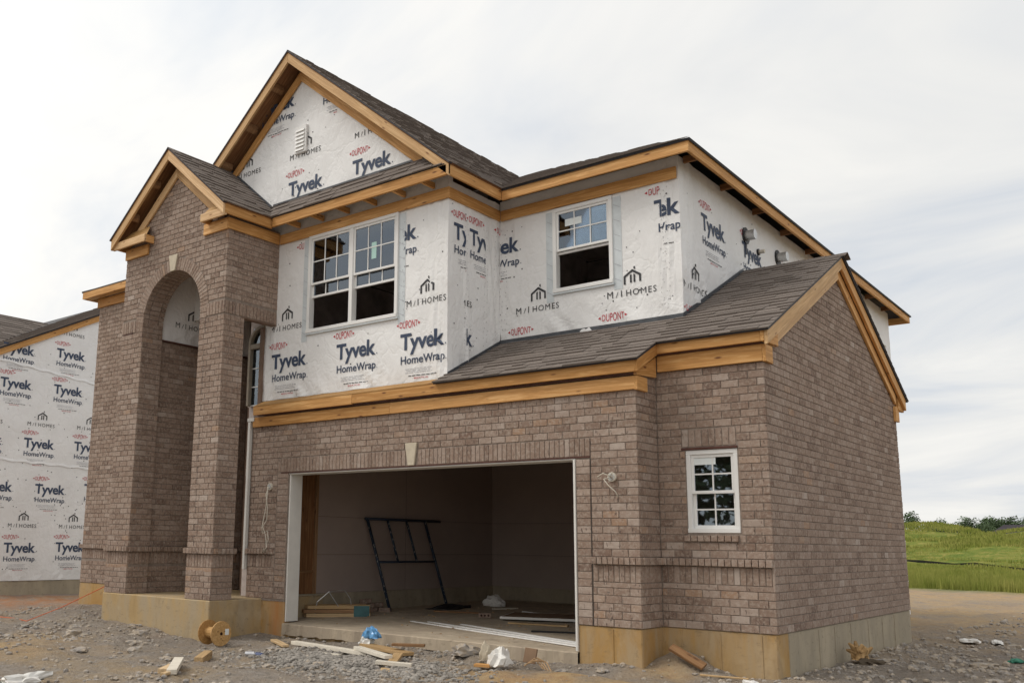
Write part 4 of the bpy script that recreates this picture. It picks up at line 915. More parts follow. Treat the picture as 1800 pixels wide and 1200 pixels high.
# light boxes with loose cable
def lightbox(x, z, path):
    m_ = MB(); m_.tube([(x, YP1-.001, z), (x, YP1-.03, z)], .052, 16); r = m_.build('light_box', 'wire_white', HOUSE)
    m_ = MB(); m_.tube([(x, YP1-.0305, z), (x, YP1-.033, z)], .04, 16); m_.build('box_hole', 'galvanised', r)
    for pth in path:
        m_ = MB(); m_.tube([(x+a, YP1-.035-abs(c), z+b_) for a, b_, c in pth], .0065, 6); m_.build('cable', 'wire_white', r, smooth=True)
lightbox(-7.302, 1.678, [[(0, 0, .0), (-.03, -.12, .03), (.02, -.32, .03), (.0, -.5, .02), (-.09, -.62, .03), (-.06, -.7, .04), (.04, -.66, .03), (.05, -.78, .02), (.01, -.95, .03), (-.07, -1.0, .03), (-.02, -.93, .04), (.03, -.8, .04)], [(0, 0, .02), (-.015, -.3, .03), (-.06, -.58, .05), (.02, -.72, .05), (.045, -.9, .04), (-.04, -.98, .05)]])
lightbox(-1.57, 1.637, [[(0, 0, .0), (-.07, .04, .06), (-.14, .0, .06), (-.12, -.02, .05)], [(0, 0, .0), (-.05, -.03, .08), (.0, -.1, .07), (.07, -.17, .04), (.09, -.23, .02)], [(.0, .0, .02), (.04, .05, .05), (.05, -.03, .06), (-.01, -.06, .05)]])
# ================================================================== neighbouring house
NBH = tag(empty('house', (-18, 2, -.5)), 'white house-wrapped neighbouring house across the gap, seen past the porch tower', 'house')
DN = wr(9, -.14)
ntop = lambda u: 5.02+.515*u if u < 6 else 5.02+.515*(12-u)
nw = wall('house_wrap', FNB, -.6, 12, -.145, ntop, [], 'house_wrap', NBH, step=.12, disp=DN, thick=.1, extra_u=(6,))
boxo('foundation_wall', -18.3, -18.02, -.55, 12, -1.2, -.15, 'foundation_grey', NBH, .01)
boxo('front_wall', -29, -18.12, -.6, -.5, -.1, 4.7, 'house_wrap', NBH, 0); boxo('foundation_wall', -29, -18.31, -.58, -.3, -1.2, -.12, 'foundation_grey', NBH, .01)
for (u, v) in ((1.72, 5.30), (.36, 4.38), (1.72, 4.385), (1.07, 2.995), (2.39, 3.02), (1.45, 1.91), (.10, 1.92), (2.75, 1.98), (.80, .51), (2.10, .53), (-.25, 3.0), (3.1, 4.4), (3.4, .53)): logo(FNB, DN, nw, u, v)
logo(FNB, DN, nw, .36, 5.22, 'THS')
for (u, v) in ((1.74, 5.88), (1.12, 3.52), (2.43, 3.55), (-.2, 3.5), (.86, 1.09), (2.15, 1.09), (3.4, 1.09)): homes(FNB, DN, nw, u, v)
# lapped sheet edges
for (za, zb) in ((5.04, 4.74), (2.67, 2.58)):
    V = []; n_ = 44
    for i in range(n_+1):
        u = -.5+i*.1; z = za+(zb-za)*(u/3.)+.015*math.sin(i*1.3); dd = DN(u, z)
        V += [FNB.P(u, z-.012, dd+.014+.008*math.sin(i*.9)**2), FNB.P(u, z+.05, dd+.004)]
    m_ = MB(); m_.add(V, [(2*i, 2*i+2, 2*i+3, 2*i+1) for i in range(n_)]); m_.build('sheet_lap', 'house_wrap', nw)
caps = MB()
for i in range(150):
    u = random.uniform(-.4, 3.6); v = random.uniform(.1, min(5.6, ntop(u)-.2)); cap(FNB, DN, u, v, random.choice((.011, .014)))
caps.build('cap_nails', 'print_dark', NBH, kind='stuff')
nz = lambda u: 5.12+.515*u
prismo('rake_fascia', [(-17.98, -.85, nz(-.85)-.16), (-17.98, 6, nz(6)-.16), (-17.98, 6, nz(6)), (-17.98, -.85, nz(-.85))], (.04, 0, 0), 'pine', NBH, .003)
NR = deck('house_roof', [(-17.90, -.9, nz(-.9)+.035), (-17.90, 6, nz(6)+.035), (-30, 6, nz(6)+.035), (-30, -.9, nz(-.9)+.035)], 'roof_edge', .03, NBH)
SH.clear(); cn = math.hypot(1, .515)
shingle_rows(NR, (0, -.92, nz(-.92)+.04), (1, 0, 0), (0, 1, .515), 7.8, lambda v: [(-20.6-(max(0, v-2)*.5), -17.88)], wlo=.3, whi=.6)
# its cross gable, ridge running back
NG = deck('gable_roof', [(-23.43, -1.4, 7.40), (-20.2, -1.4, 7.40-.7*3.23), (-20.2, .0, 7.40-.7*3.23), (-23.43, 4.43, 7.40)], 'roof_edge', .03, NBH)
shingle_rows(NG, (-20.2, 0, 7.40-.7*3.23+.004), (0, 1, 0), (-3.23, 0, .7*3.23), math.hypot(3.23, .7*3.23), lambda v: [(-1.4, .0+4.43*v/3.94)], wlo=.3, whi=.6)
deck('gable_roof', [(-23.43, -1.4, 7.40), (-26.7, -1.4, 5.1), (-26.7, 0, 5.1), (-23.43, 4.43, 7.40)], 'roof_edge', .03, NBH)
rest = MB()
for R_, p, tn in SH: rest.add(p, SHF, tn)
rest.build('shingles', 'shingle', NBH, kind='stuff')
deck('house_roof', [(-17.9, 6.001, nz(6)+.03), (-17.9, 12.5, nz(6)-3.3), (-30, 12.5, nz(6)-3.3), (-30, 6.001, nz(6)+.03)], 'roof_edge', .03, NBH)
prismo('gable_wall', [(-26.2, -.7, 4.7), (-20.7, -.7, 4.7), (-23.43, -.7, 7.1)], (0, .1, 0), 'house_wrap', NBH, 0)

# ================================================================== things in the garage
def rot2(x, y, a): return (x*math.cos(a)-y*math.sin(a), x*math.sin(a)+y*math.cos(a))
# scaffold frame leaning on the wall
sf = tag(empty('scaffold_frame', (-7.1, 2.1, -.25)), 'paint-spattered dark blue scaffold frame leaning against the garage wall', 'scaffold')
def sfp(a, h): return Vector((-7.02-.40*h/1.53, 1.97+a-.18*h/1.53+.0, -.255+h))   # a along the wall, h up
def tubeo(name, path, r, material, parent, n=8): m_ = MB(); m_.tube(path, r, n); return m_.build(name, material, parent, smooth=True)
wd = 1.55
for a in (0, wd): tubeo('post', [sfp(a, 0), sfp(a, 1.53)], .026, 'frame_blue', sf)
for a in (.52, 1.03): tubeo('rung', [sfp(a, .80), sfp(a, 1.50)], .021, 'frame_blue', sf)
tubeo('crossbar', [sfp(-.05, 1.52), sfp(wd+.45, 1.52)], .024, 'frame_blue', sf); tubeo('crossbar', [sfp(0, .80), sfp(wd, .80)], .019, 'frame_blue', sf)
m_ = MB()
for i in range(70):
    a = random.choice((0, 0, wd, wd, .52, 1.03)); h = random.uniform(.8, 1.48) if a in (.52, 1.03) else random.uniform(.05, 1.5); p = sfp(a, h); r = random.uniform(.004, .011); an = random.uniform(-1.3, .3); nrm = Vector((math.cos(an), math.sin(an), 0)); c0 = p+nrm*.0255; s_ = nrm.cross(Vector((0, 0, 1)))
    m_.add([c0-s_*r*.7+Vector((0, 0, -r*2)), c0+s_*r*.7+Vector((0, 0, -r)), c0+s_*r*.5+Vector((0, 0, r*2)), c0-s_*r*.7+Vector((0, 0, r))], [(0, 1, 2, 3)])
m_.build('paint_spatter', 'paint_splash', sf, kind='stuff')
# bundle of planks with teal end print
lb = tag(empty('lumber_bundle', (-7.1, .82, -.283)), 'low bundle of tan planks with teal marked ends inside the garage door', 'lumber')
for k in range(3):
    for j in range(4):
        m_ = MB(); m_.box(-.22+j*.09, -.135+j*.09, -.55+random.uniform(-.04, .04), .50+random.uniform(-.03, .03), k*.062, k*.062+.055); m_.build('plank', 'lumber' if k != 1 else 'pine_weathered', lb, local=True, bevel=.003)
m_ = MB(); m_.box(.136, .141, .22, .47, .004, .17); m_.build('end_mark', 'strap_teal', lb, local=True)
lb.rotation_euler = (0, 0, math.radians(-34))
# bricks
def brick_thing(loc, rz, label, holes=True, group=None, tl=0):
    e = tag(empty('loose_brick', loc, (tl, 0, rz)), label, 'brick', group)
    m_ = MB(); m_.box(-.097, .097, -.045, .045, 0, .07, random.uniform(.15, .3)); m_.build('brick_body', 'brick', e, local=True, bevel=.004)
    if holes:
        for x in (-.055, 0, .055): m_ = MB(); m_.tube([(x, -.0455, .035), (x, -.0452, .035)], .017, 10); m_.build('core_hole', 'clay_hole', e, local=True)
    return e
brick_thing((-5.246, 2.18, -.255), math.radians(38), 'single cored red-brown brick lying on the garage slab near the middle')
brick_thing((-7.1, 1.93, -.264), math.radians(30), 'single brick at the foot of the scaffold frame', False)
rb = 0
for (x, y, k, a) in ((-7.30, 1.55, 0, 10), (-7.28, 1.78, 0, 85), (-7.32, 1.55, 1, 60), (-7.30, 1.76, 1, 20), (-7.29, 1.66, 2, 80), (-7.34, 2.02, 0, 100), (-7.33, 2.0, 1, 75)):
    brick_thing((x, y, -.265+k*.071), math.radians(a), 'red brick in the low heap against the garage curb', False, 'bricks heaped by the garage curb')
# sheet and trims lying on the slab
def lying(name, label, cat, L, Wd, T, loc, rz, material, group=None, tilt=0, tl2=0):
    m_ = MB(); m_.box(-L/2, L/2, -Wd/2, Wd/2, 0, T); o = m_.build(name, material, None, local=True, bevel=min(.003, T*.2)); o.location = loc; o.rotation_euler = (tl2, tilt, rz)
    return tag(o, label, cat, group)
def slabz(x, y): return ZS+.005+(y-.1)*(.095/5.6)
sh_ = tag(empty('panel_sheet', (-4.2, 2.75, slabz(-4.2, 2.75)+.006), (0, 0, math.radians(22))), 'brown hardboard sheet with a pale edge lying on the garage slab', 'sheet')
m_ = MB(); m_.box(-.85, .85, -.5, .5, .03, .042); m_.build('board', 'sheet_brown', sh_, local=True); m_ = MB(); m_.box(-.86, .86, -.515, -.5, .01, .046); m_.build('edge_strip', 'white_paint', sh_, local=True)
m_ = MB(); m_.box(-.86, -.848, -.5, .5, .01, .046); m_.build('edge_strip', 'white_paint', sh_, local=True); m_ = MB(); m_.box(-.7, .7, -.3, .4, .0, .03); m_.build('packing', 'sheet_brown', sh_, local=True)
for k, (xa, ya, xb, yb, lab) in enumerate(((-5.75, 1.0, -2.10, -.20, 'long white trim strip lying nearest the garage door edge'), (-5.5, 1.1, -2.08, -.06, 'long white trim strip lying second from the garage door edge'), (-4.9, 1.12, -2.3, .12, 'white trim strip lying third from the garage door edge'), (-5.4, 3.5, -4.3, 3.1, 'short pale strip lying behind the single brick'), (-3.9, 3.9, -2.2, 3.6, 'pale strip lying behind the brown sheet'))):
    L = math.hypot(xb-xa, yb-ya); lying('trim_strip', lab, 'trim', L, .055, .018, ((xa+xb)/2, (ya+yb)/2, slabz(0, (ya+yb)/2)+.001), math.atan2(yb-ya, xb-xa), 'vinyl', 'trim strips on the garage slab')
lying('trim_strip', 'dark metal strip lying beside the brown sheet', 'trim', 1.3, .04, .02, (-3.0, 1.2, slabz(0, 1.2)), math.radians(25), 'black_plastic')
for (x, y, a, L, mt, lab) in ((-4.0, 1.75, 12, .9, 'lumber', 'tan board scrap lying in front of the brown sheet'), (-5.0, 3.2, 35, .7, 'painted_pine', 'pale board scrap lying behind the single cored brick'), (-6.1, 2.6, 20, .8, 'pine_weathered', 'brown board scrap lying beside the scaffold feet'), (-3.3, 2.2, -15, .6, 'lumber', 'short tan scrap resting against the brown sheet edge'), (-5.9, 3.7, 70, .5, 'painted_pine', 'pale scrap lying before the crumpled plastic rag')):
    lying('board_scrap', lab, 'offcut', L, .08, .022, (x, y, slabz(0, y)+.002), math.radians(a), mt, 'board scraps on the garage slab')
rs = np.random.RandomState(8); m_ = MB()
for i in range(420):
    x, y = rs.uniform(-7.3, -2.1), rs.uniform(-.3, 5.3); r = .006+.022*rs.rand()**3; a = rs.rand()*3; z = slabz(0, y)+.001; c_, s_ = math.cos(a), math.sin(a)
    m_.prism([(x-r*c_, y-r*s_, z), (x+r*s_*.5, y-r*c_*.5, z), (x+r*c_, y+r*s_, z), (x-r*s_*.4, y+r*c_*.4, z)], (0, 0, .003+r*.5*rs.rand()))
tag(m_.build('slab_litter', 'cardboard', None, kind='stuff'), 'chips and crumbs of building litter over the garage slab', 'litter')
# bent corner bead by the jamb
cb = MB(); cb.tube([(-2.5, 1.35, -.27), (-2.35, 1.5, -.06), (-2.12, 1.2, -.25)], .014, 4); cb.tube([(-2.45, 1.45, -.27), (-2.28, 1.58, -.09), (-2.1, 1.4, -.2)], .012, 4); tag(cb.build('corner_bead', 'vinyl', None), 'bent white corner bead standing inside the garage jamb', 'trim')
# crumpled things
def crumple(name, label, cat, loc, size, material, seed, flat=.6, group=None):
    bm = bmesh.new(); bmesh.ops.create_icosphere(bm, subdivisions=3, radius=1); rr = random.Random(seed); o1 = rr.uniform(0, 99)
    for v in bm.verts:
        p = v.co.normalized(); n_ = float(fbm(p.x*1.7+o1+p.z, p.y*1.7+o1-p.z*.6, 3, .65)); n2_ = abs(float(vnoise(p.x*4+o1*2+p.z*3, p.y*4-p.z*2)))
        k = 1+.75*n_-.45*n2_; v.co = Vector((p.x*size[0]*k, p.y*size[1]*k, max(-.12*size[2], p.z*size[2]*k)+.1*size[2]))
    me = bpy.data.meshes.new(name); bm.to_mesh(me); bm.free(); me.materials.append(MATS[material]); o = link(name, me, None, loc, (0, 0, rr.uniform(0, 6))); return tag(o, label, cat, group)
crumple('plastic_rag', 'crumpled pale plastic rag at the back of the garage slab', 'rag', (-6.4, 4.1, -.22), (.20, .16, .15), 'trash_white', 3)
crumple('dark_scrap', 'dark heap of scraps on the slab beside the scaffold foot', 'scraps', (-6.7, 3.2, -.245), (.45, .22, .07), 'black_plastic', 5)
crumple('dark_scrap', 'dark heap of scraps near the back corner of the garage', 'scraps', (-3.4, 4.9, -.215), (.55, .2, .08), 'black_plastic', 6)
def wirebracket():
    m_ = MB(); m_.tube([(-7.2, .45, -.05), (-7.12, .62, .10), (-7.1, .95, .12), (-7.06, 1.05, -.02)], .008, 6); m_.tube([(-7.12, .62, .10), (-7.0, .72, -.12)], .007, 6); m_.tube([(-7.2, .45, -.05), (-7.22, .42, -.25)], .008, 6); m_.tube([(-7.06, 1.05, -.02), (-7.04, 1.08, -.25)], .008, 6)
    tag(m_.build('wire_bracket', 'galvanised', None), 'bent grey wire bracket standing by the plank bundle in the garage', 'bracket')
wirebracket()

# ================================================================== things on the lot
# cable reel lying on its side
rl = tag(empty('cable_reel', (-7.0, -1.68, gzf(-7.0, -1.68)+.01), (0, 0, math.radians(-4))), 'empty wooden cable reel lying against the yellow foundation', 'reel')
rr_ = .165
for x in (-.15, .15):
    m_ = MB(); m_.tube([(x-.008, 0, rr_), (x+.008, 0, rr_)], rr_, 28); fl = m_.build('flange', 'plywood', rl, local=True, bevel=.002)
    if x > 0:
        for (dy, dz, r) in ((0, 0, .022), (.055, .03, .008), (-.055, .03, .008), (0, -.065, .008), (.03, -.09, .006)): m_ = MB(); m_.tube([(x+.0085, dy, rr_+dz), (x+.009, dy, rr_+dz)], r, 10); m_.build('hole', 'clay_hole', fl, local=True)
        m_ = MB(); m_.box(x+.0085, x+.0095, .06, .12, rr_-.02, rr_+.06); m_.build('paper_label', 'sticker_white', fl, local=True)
m_ = MB(); m_.tube([(-.142, 0, rr_), (.142, 0, rr_)], .075, 20); m_.build('drum', 'plywood', rl, local=True)
# offcuts and boards: (name, label, length, width, thick, x, y, heading, material, lift, tilt)
gl = lambda x, y: gzf(x, y)
for (lab, L, w, t_, x, y, a, mt, up, ti) in (
    ('short pale two-by-four offcut lying in front of the cable reel', .50, .10, .09, -5.50, -3.02, -50, 'lumber', .0, .04),
    ('white-faced offcut on top of the crossed pair in the foreground dirt', .70, .10, .05, -4.72, -3.98, -42, 'painted_pine', .045, .05),
    ('tan offcut underneath the crossed pair in the foreground dirt', .50, .10, .05, -4.88, -3.95, -48, 'lumber', .0, -.03),
    ('splintered end piece beside the crossed offcuts', .26, .06, .03, -4.50, -4.22, -60, 'lumber', .0, .0),
    ('long white-edged board lying along the front of the garage lip', 1.55, .10, .045, -5.05, -1.42, -8, 'painted_pine', .02, .0),
    ('tan board lying under the blue plastic in front of the garage', .95, .16, .04, -4.35, -1.15, -14, 'lumber', .05, .02),
    ('white board lying across the gravel before the garage', .85, .10, .04, -4.15, -1.62, -22, 'painted_pine', .03, .02),
    ('tan board slanting down over the gravel heap', .62, .11, .035, -3.72, -1.72, -58, 'lumber', .04, .08),
    ('white offcut at the tip of the slanting gravel board', .40, .08, .04, -3.47, -2.02, 28, 'painted_pine', .03, .05),
    ('pale offcut with a broken end on the gravel', .36, .10, .03, -3.42, -2.22, -50, 'lumber', .0, .05),
    ('small white splinters lying beside the long white-edged board', .30, .07, .02, -4.75, -1.72, 8, 'painted_pine', .0, .0),
    ('dark grey plank end resting on the front boards', .40, .09, .03, -4.02, -1.12, 30, 'pine_weathered', .10, .0),
    ('thin tan plank lying by the foundation beside the reel', .52, .09, .03, -6.05, -1.35, -24, 'lumber', .02, .05)):
    lying('board_offcut', lab, 'offcut', L, w, t_, (x, y, gl(x, y)+up), math.radians(a), mt, 'board offcuts on the lot', ti)
# plank stuck in the soil heap in the corner
pk = MB(); pk.box(-.20, .20, -.05, .05, 0, .035); o = pk.build('stuck_plank', 'pine_weathered', None, local=True, bevel=.003); o.location = (-.86, -.30, gl(-.92, -.24)+.02); o.rotation_euler = (math.radians(28), math.radians(26), math.radians(2)); tag(o, 'orange-brown plank poking out of the soil heap under the small window', 'plank')
lying('thin_stick', 'thin pale stick lying at the foot of the corner foundation', 'stick', .48, .025, .018, (-.42, -.42, gl(-.42, -.42)+.012), math.radians(8), 'lumber')
# plastic, bags, cans
crumple('plastic_wrap', 'crumpled blue and clear plastic wrap on the boards before the garage', 'plastic', (-4.72, -.98, gl(-4.72, -.98)+.13), (.11, .09, .13), 'plastic_blue', 11)
crumple('plastic_wrap', 'crumpled whitish plastic half under the blue wrap', 'plastic', (-4.80, -1.02, gl(-4.8, -1.0)+.06), (.10, .09, .10), 'trash_white', 12)
crumple('trash_bag', 'torn white sack of rubbish in the heap before the garage slab', 'sack', (-2.62, -1.25, gl(-2.62, -1.25)+.05), (.16, .13, .20), 'trash_white', 13)
crumple('foam_chunk', 'cream foam chunk leaning on the torn white sack', 'foam', (-2.80, -1.22, gl(-2.8, -1.2)+.08), (.08, .06, .16), 'limestone', 14)
o = lying('carton_piece', 'dark square of cardboard standing behind the torn sack', 'cardboard', .20, .02, .16, (-2.33, -1.08, gl(-2.33, -1.08)+.07), math.radians(-18), 'sheet_brown'); o.rotation_euler.x = math.radians(-14)
o = lying('carton_piece', 'orange-brown strip of carton under the foam chunk', 'cardboard', .18, .09, .03, (-2.72, -1.40, gl(-2.72, -1.4)+.02), math.radians(15), 'pine')
m_ = MB()
for i in range(4): x = -2.28+i*.05; m_.tube([(x, -1.25, gl(x, -1.25)+.05+.03*i), (x+.1, -1.2, gl(x, -1.2)+.13-.01*i), (x+.22, -1.22-.03*i, gl(x, -1.2)+.03)], .008, 5)
tag(m_.build('wire_scraps', 'cardboard', None), 'tangle of copper-brown wire scraps beside the torn sack', 'wire')
for (x, y, a, mt, lab, e_) in ((-5.50, -2.32, 40, 'metal_can', 'crushed silver drink can facing its open end in the dirt', 1), (-5.22, -2.42, -5, 'can_print', 'dark blue drink can lying by the silver can', 1)):
    c_ = tag(empty('drink_can', (x, y, gl(x, y)+.035), (0, 0, math.radians(a))), lab, 'can'); m_ = MB(); m_.tube([(-.062, 0, 0), (-.055, 0, 0), (.048, 0, 0), (.06, 0, 0)], [.026, .033, .033, .025], 16); m_.build('can_body', mt, c_, local=True, smooth=False); m_ = MB(); m_.tube([(.0601, 0, 0), (.0635, 0, 0)], .024, 16); m_.build('can_end', 'metal_can', c_, local=True)
rw_ = crumple('root_wad', 'dry brown root wad lying against the grey side foundation', 'root', (.20, 2.15, gl(.20, 2.15)+.05), (.11, .10, .15), 'rag', 21)
rr = random.Random(4)
for k in range(9):
    a = rr.uniform(0, 6.28); e_ = rr.uniform(.3, 1.4); L = rr.uniform(.09, .17); p0 = Vector((0, 0, .05)); d0 = Vector((math.cos(a)*math.cos(e_), math.sin(a)*math.cos(e_), math.sin(e_))); p1 = p0+d0*L*.6; p2 = p1+(d0+Vector((rr.uniform(-.6, .6), rr.uniform(-.6, .6), rr.uniform(-.2, .5)))).normalized()*L*.5
    m_ = MB(); m_.tube([p0, p1, p2], [.05, .036, .014], 6); o = m_.build('root', 'rag', rw_, local=True)
crumple('root_wad', 'dark soil lump under the brown root wad', 'soil lump', (.33, 2.1, gl(.33, 2.1)+.0), (.22, .16, .06), 'bark', 22)
crumple('wrap_scrap', 'white wrap scrap lying flat far along the side of the house', 'scrap', (.62, 6.3, gl(.62, 6.3)+.01), (.17, .10, .05), 'trash_white', 23); crumple('wrap_scrap', 'longer white scrap beside the flat wrap scrap', 'scrap', (.95, 6.5, gl(.95, 6.5)+.01), (.22, .08, .04), 'trash_white', 24)
crumple('net_scrap', 'green plastic netting scrap on the dirt at the frame edge', 'netting', (1.85, 4.1, gl(1.85, 4.1)+.01), (.20, .09, .05), 'net_green', 25); crumple('net_scrap', 'smaller green netting scrap nearer the house', 'netting', (1.5, 4.1, gl(1.5, 4.1)+.0), (.13, .06, .04), 'net_green', 26)
crumple('black_lump', 'small black plastic lump on the tan track edge', 'plastic', (2.2, 8.6, gl(2.2, 8.6)+.03), (.09, .07, .08), 'black_plastic', 27)
lying('thin_stick', 'white strip lying in the dirt by the green netting', 'strip', .36, .05, .012, (1.62, 5.1, gl(1.62, 5.1)+.01), math.radians(5), 'vinyl'); lying('thin_stick', 'white strip lying out beyond the green netting', 'strip', .3, .045, .012, (2.4, 5.4, gl(2.4, 5.4)+.01), math.radians(-25), 'vinyl')
m_ = MB(); m_.tube([(-9.95, -1.56, .12), (-10.4, -2.0, -.2), (-10.9, -2.3, gl(-10.9, -2.3)+.02), (-11.5, -2.2, gl(-11.5, -2.2)+.015), (-12.2, -2.3, gl(-12.2, -2.3)+.015)], .007, 5); tag(m_.build('orange_string', 'rope_orange', None), 'orange mason string running down from the porch corner to the dirt', 'string')
o = crumple('white_bag', 'edge of a white bag at the very bottom corner of the dirt', 'bag', (-5.15, -5.35, gl(-5.15, -5.35)+.02), (.30, .14, .07), 'trash_white', 29)
crumple('white_bag', 'pale rounded stone-like bag at the foot of the house corner', 'bag', (-.06, -.62, gl(-.06, -.62)+.0), (.13, .08, .05), 'trash_white', 30)
# single stones
rng = random.Random(5)
STN = []
for k in range(4):
    o = crumple('rock', 'x', 'rock', (0, 0, 0), (1, .75, .5), 'stone', 40+k); STN.append(o.data); bpy.data.objects.remove(o)
spots = [(-8.9, -2.6, .16), (-8.2, -3.1, .12), (-7.6, -2.5, .14), (-9.6, -2.2, .13), (-6.6, -3.2, .13), (-5.7, -3.4, .10), (-5.9, -1.55, .15), (-10.2, -2.7, .12), (-7.2, -3.6, .13), (-3.25, -1.0, .22), (-2.05, -.85, .10), (1.0, 3.4, .16), (1.35, 3.2, .18), (1.9, 3.0, .12), (.9, 4.9, .12), (-1.6, -.75, .09), (-8.3, -2.0, .14), (-4.4, -3.0, .10), (-3.9, -2.75, .09), (-9.0, -3.6, .12), (1.2, 5.9, .12), (2.3, 3.6, .11)]
for i, (x, y, r) in enumerate(spots):
    o = link('rock', STN[i % 4], None, (x, y, gl(x, y)-.01), (0, 0, rng.uniform(0, 6))); o.scale = (r, r, r*rng.uniform(.5, .9)); tag(o, 'grey-brown stone lying loose in the dirt', 'rock', 'loose stones on the lot')
# gravel and clods: nobody could count them
def scatter(name, label, n, area, rlo, rhi, material, seed, flat=.6):
    rs = np.random.RandomState(seed); pts = []
    while len(pts) < n:
        x, y, keep = area(rs)
        if keep and not inside_house(x, y): pts.append((x, y))
    base = bmesh.new(); bmesh.ops.create_icosphere(base, subdivisions=1, radius=1); bv = np.array([v.co for v in base.verts]); base.faces.ensure_lookup_table(); base.verts.index_update(); bf = np.array([[v.index for v in f.verts] for f in base.faces]); base.free()
    pts = np.array(pts); zs = gz(pts[:, 0], pts[:, 1]); V = []; Fc = []
    for i, (x, y) in enumerate(pts):
        r = rlo+(rhi-rlo)*rs.rand()**2.5; s_ = r*np.array([1, .55+.5*rs.rand(), .35+.45*rs.rand()]); a = rs.rand()*6.28; R2 = np.array([[math.cos(a), -math.sin(a), 0], [math.sin(a), math.cos(a), 0], [0, 0, 1]])
        V.append(((bv*(1+.35*(rs.rand(len(bv), 1)-.5)))*s_)@R2.T+np.array([x, y, zs[i]+s_[2]*.35])); Fc.append(bf+i*len(bv))
    me = bpy.data.meshes.new(name); me.from_pydata(np.concatenate(V).tolist(), [], np.concatenate(Fc).tolist()); me.materials.append(MATS[material]); me.update()
    return tag(link(name, me), label, 'gravel', kind='stuff')
def inside_house(x, y): return (-7.8 < x < 0 and y > YP1-.03 and (x < XP1 or y > -.0)) or (-10.2 < x < -7.4 and y > YT-.03) or (-13.5 < x < -10 and y > .08)
def a_heap(rs): x = rs.normal(-3.95, .75); y = rs.normal(-2.15, .42); return x, y, y < -.9 and x > -6
def a_all(rs): x = rs.uniform(-13, 3.5); y = rs.uniform(-5.5, 5.5); return x, y, rs.rand() < (.12+1.3*max(0, float(vnoise(x*1.1, y*1.1))+.12))*(.12 if (-2.9 < x < -.4 and -2.6 < y < -1.15) else 1)
def a_far(rs): y = 1+28*rs.rand()**1.3; x = rs.uniform(-.2-.16*y, 6); return x, y, True
scatter('gravel', 'grey crushed gravel spread in front of the garage', 6000, a_heap, .010, .040, 'gravel', 1)
scatter('rubble', 'small stones and clods strewn over the dirt lot', 9000, a_all, .005, .042, 'stone', 2)
scatter('rubble', 'scattered small stones along the side of the house', 5200, a_far, .010, .055, 'stone', 3)

# ================================================================== field, fence, trees, far roof
rs = np.random.RandomState(11); V = []; Fc = []
for i in range(60000):
    y = 30.2+rs.rand()**1.4*26; x = -13+rs.rand()*20
    if y < 30.2+1.0*float(vnoise(x*.2, y*.2))+.3: continue
    V.append((x, y)); 
pts = np.array(V); zs = gz(pts[:, 0], pts[:, 1]); V = []; Fc = []
for i, (x, y) in enumerate(pts):
    h = (.20+.38*rs.rand())*max(.25, 1-(y-30)/26*.8); a = rs.rand()*6.28; w = .008+.014*rs.rand(); lx, ly = .25*h*(rs.rand()-.5), .25*h*(rs.rand()-.5); k = len(V)
    V += [(x-w*math.cos(a), y-w*math.sin(a), zs[i]-.03), (x+w*math.cos(a), y+w*math.sin(a), zs[i]-.03), (x+lx, y+ly, zs[i]+h)]; Fc.append((k, k+1, k+2))
me = bpy.data.meshes.new('tall_grass'); me.from_pydata(V, [], Fc); me.materials.append(MATS['meadow']); me.update(); tag(link('tall_grass', me), 'tall yellow-green grass along the far edge of the track', 'grass', kind='stuff')
V = []; Fc = []; pts = np.stack([-24+rs.rand(40000)*24, 50+rs.rand(40000)*46], -1); zs = gz(pts[:, 0], pts[:, 1])
for i, (x, y) in enumerate(pts):
    if float(vnoise(x*.35, y*.2)) < -.12: continue
    h = .10+.22*rs.rand(); a = rs.rand()*6.28; w = .03+.05*rs.rand(); k = len(V); V += [(x-w*math.cos(a), y-w*math.sin(a), zs[i]-.03), (x+w*math.cos(a), y+w*math.sin(a), zs[i]-.03), (x+.1*(rs.rand()-.5), y, zs[i]+h)]; Fc.append((k, k+1, k+2))
me = bpy.data.meshes.new('field_grass'); me.from_pydata(V, [], Fc); me.materials.append(MATS['meadow']); me.update(); tag(link('field_grass', me), 'patchy grass tufts over the green mounds', 'grass', kind='stuff')
# silt fence
sfe = tag(empty('silt_fence', (0, 52, gzf(0, 52))), 'low black silt fence crossing the green field', 'fence')
for i in range(14):
    xa, xb = -16+i*1.3, -14.7+i*1.3; ya, yb = 64-(i*1.5), 64-((i+1)*1.5)
    m_ = MB(); za, zb = gzf(xa, ya)+.15, gzf(xb, yb)+.15; m_.prism([(xa, ya, za-.1), (xb, yb, zb-.1), (xb, yb, zb+.03+.06*math.sin(i*2.3)), (xa, ya, za+.03+.06*math.sin(i*2.3-2.3))], (0, .02, 0)); m_.build('fence_panel', 'silt_fence', sfe)
# far roof behind the mounds
fr_ = tag(empty('far_house', (-9, 145, .5)), 'dark-roofed far house showing above the dip between the green mounds', 'house')
m_ = MB(); m_.prism([(-19.2, 140, 3.0), (0, 140, 3.0), (-2, 143.5, 4.45), (-17.6, 143.5, 4.45)], (0, .3, -.1)); m_.build('roof', 'far_roof', fr_); m_ = MB(); m_.box(-18, -1, 141, 150, -1, 2.9); m_.build('wall', 'cardboard', fr_)
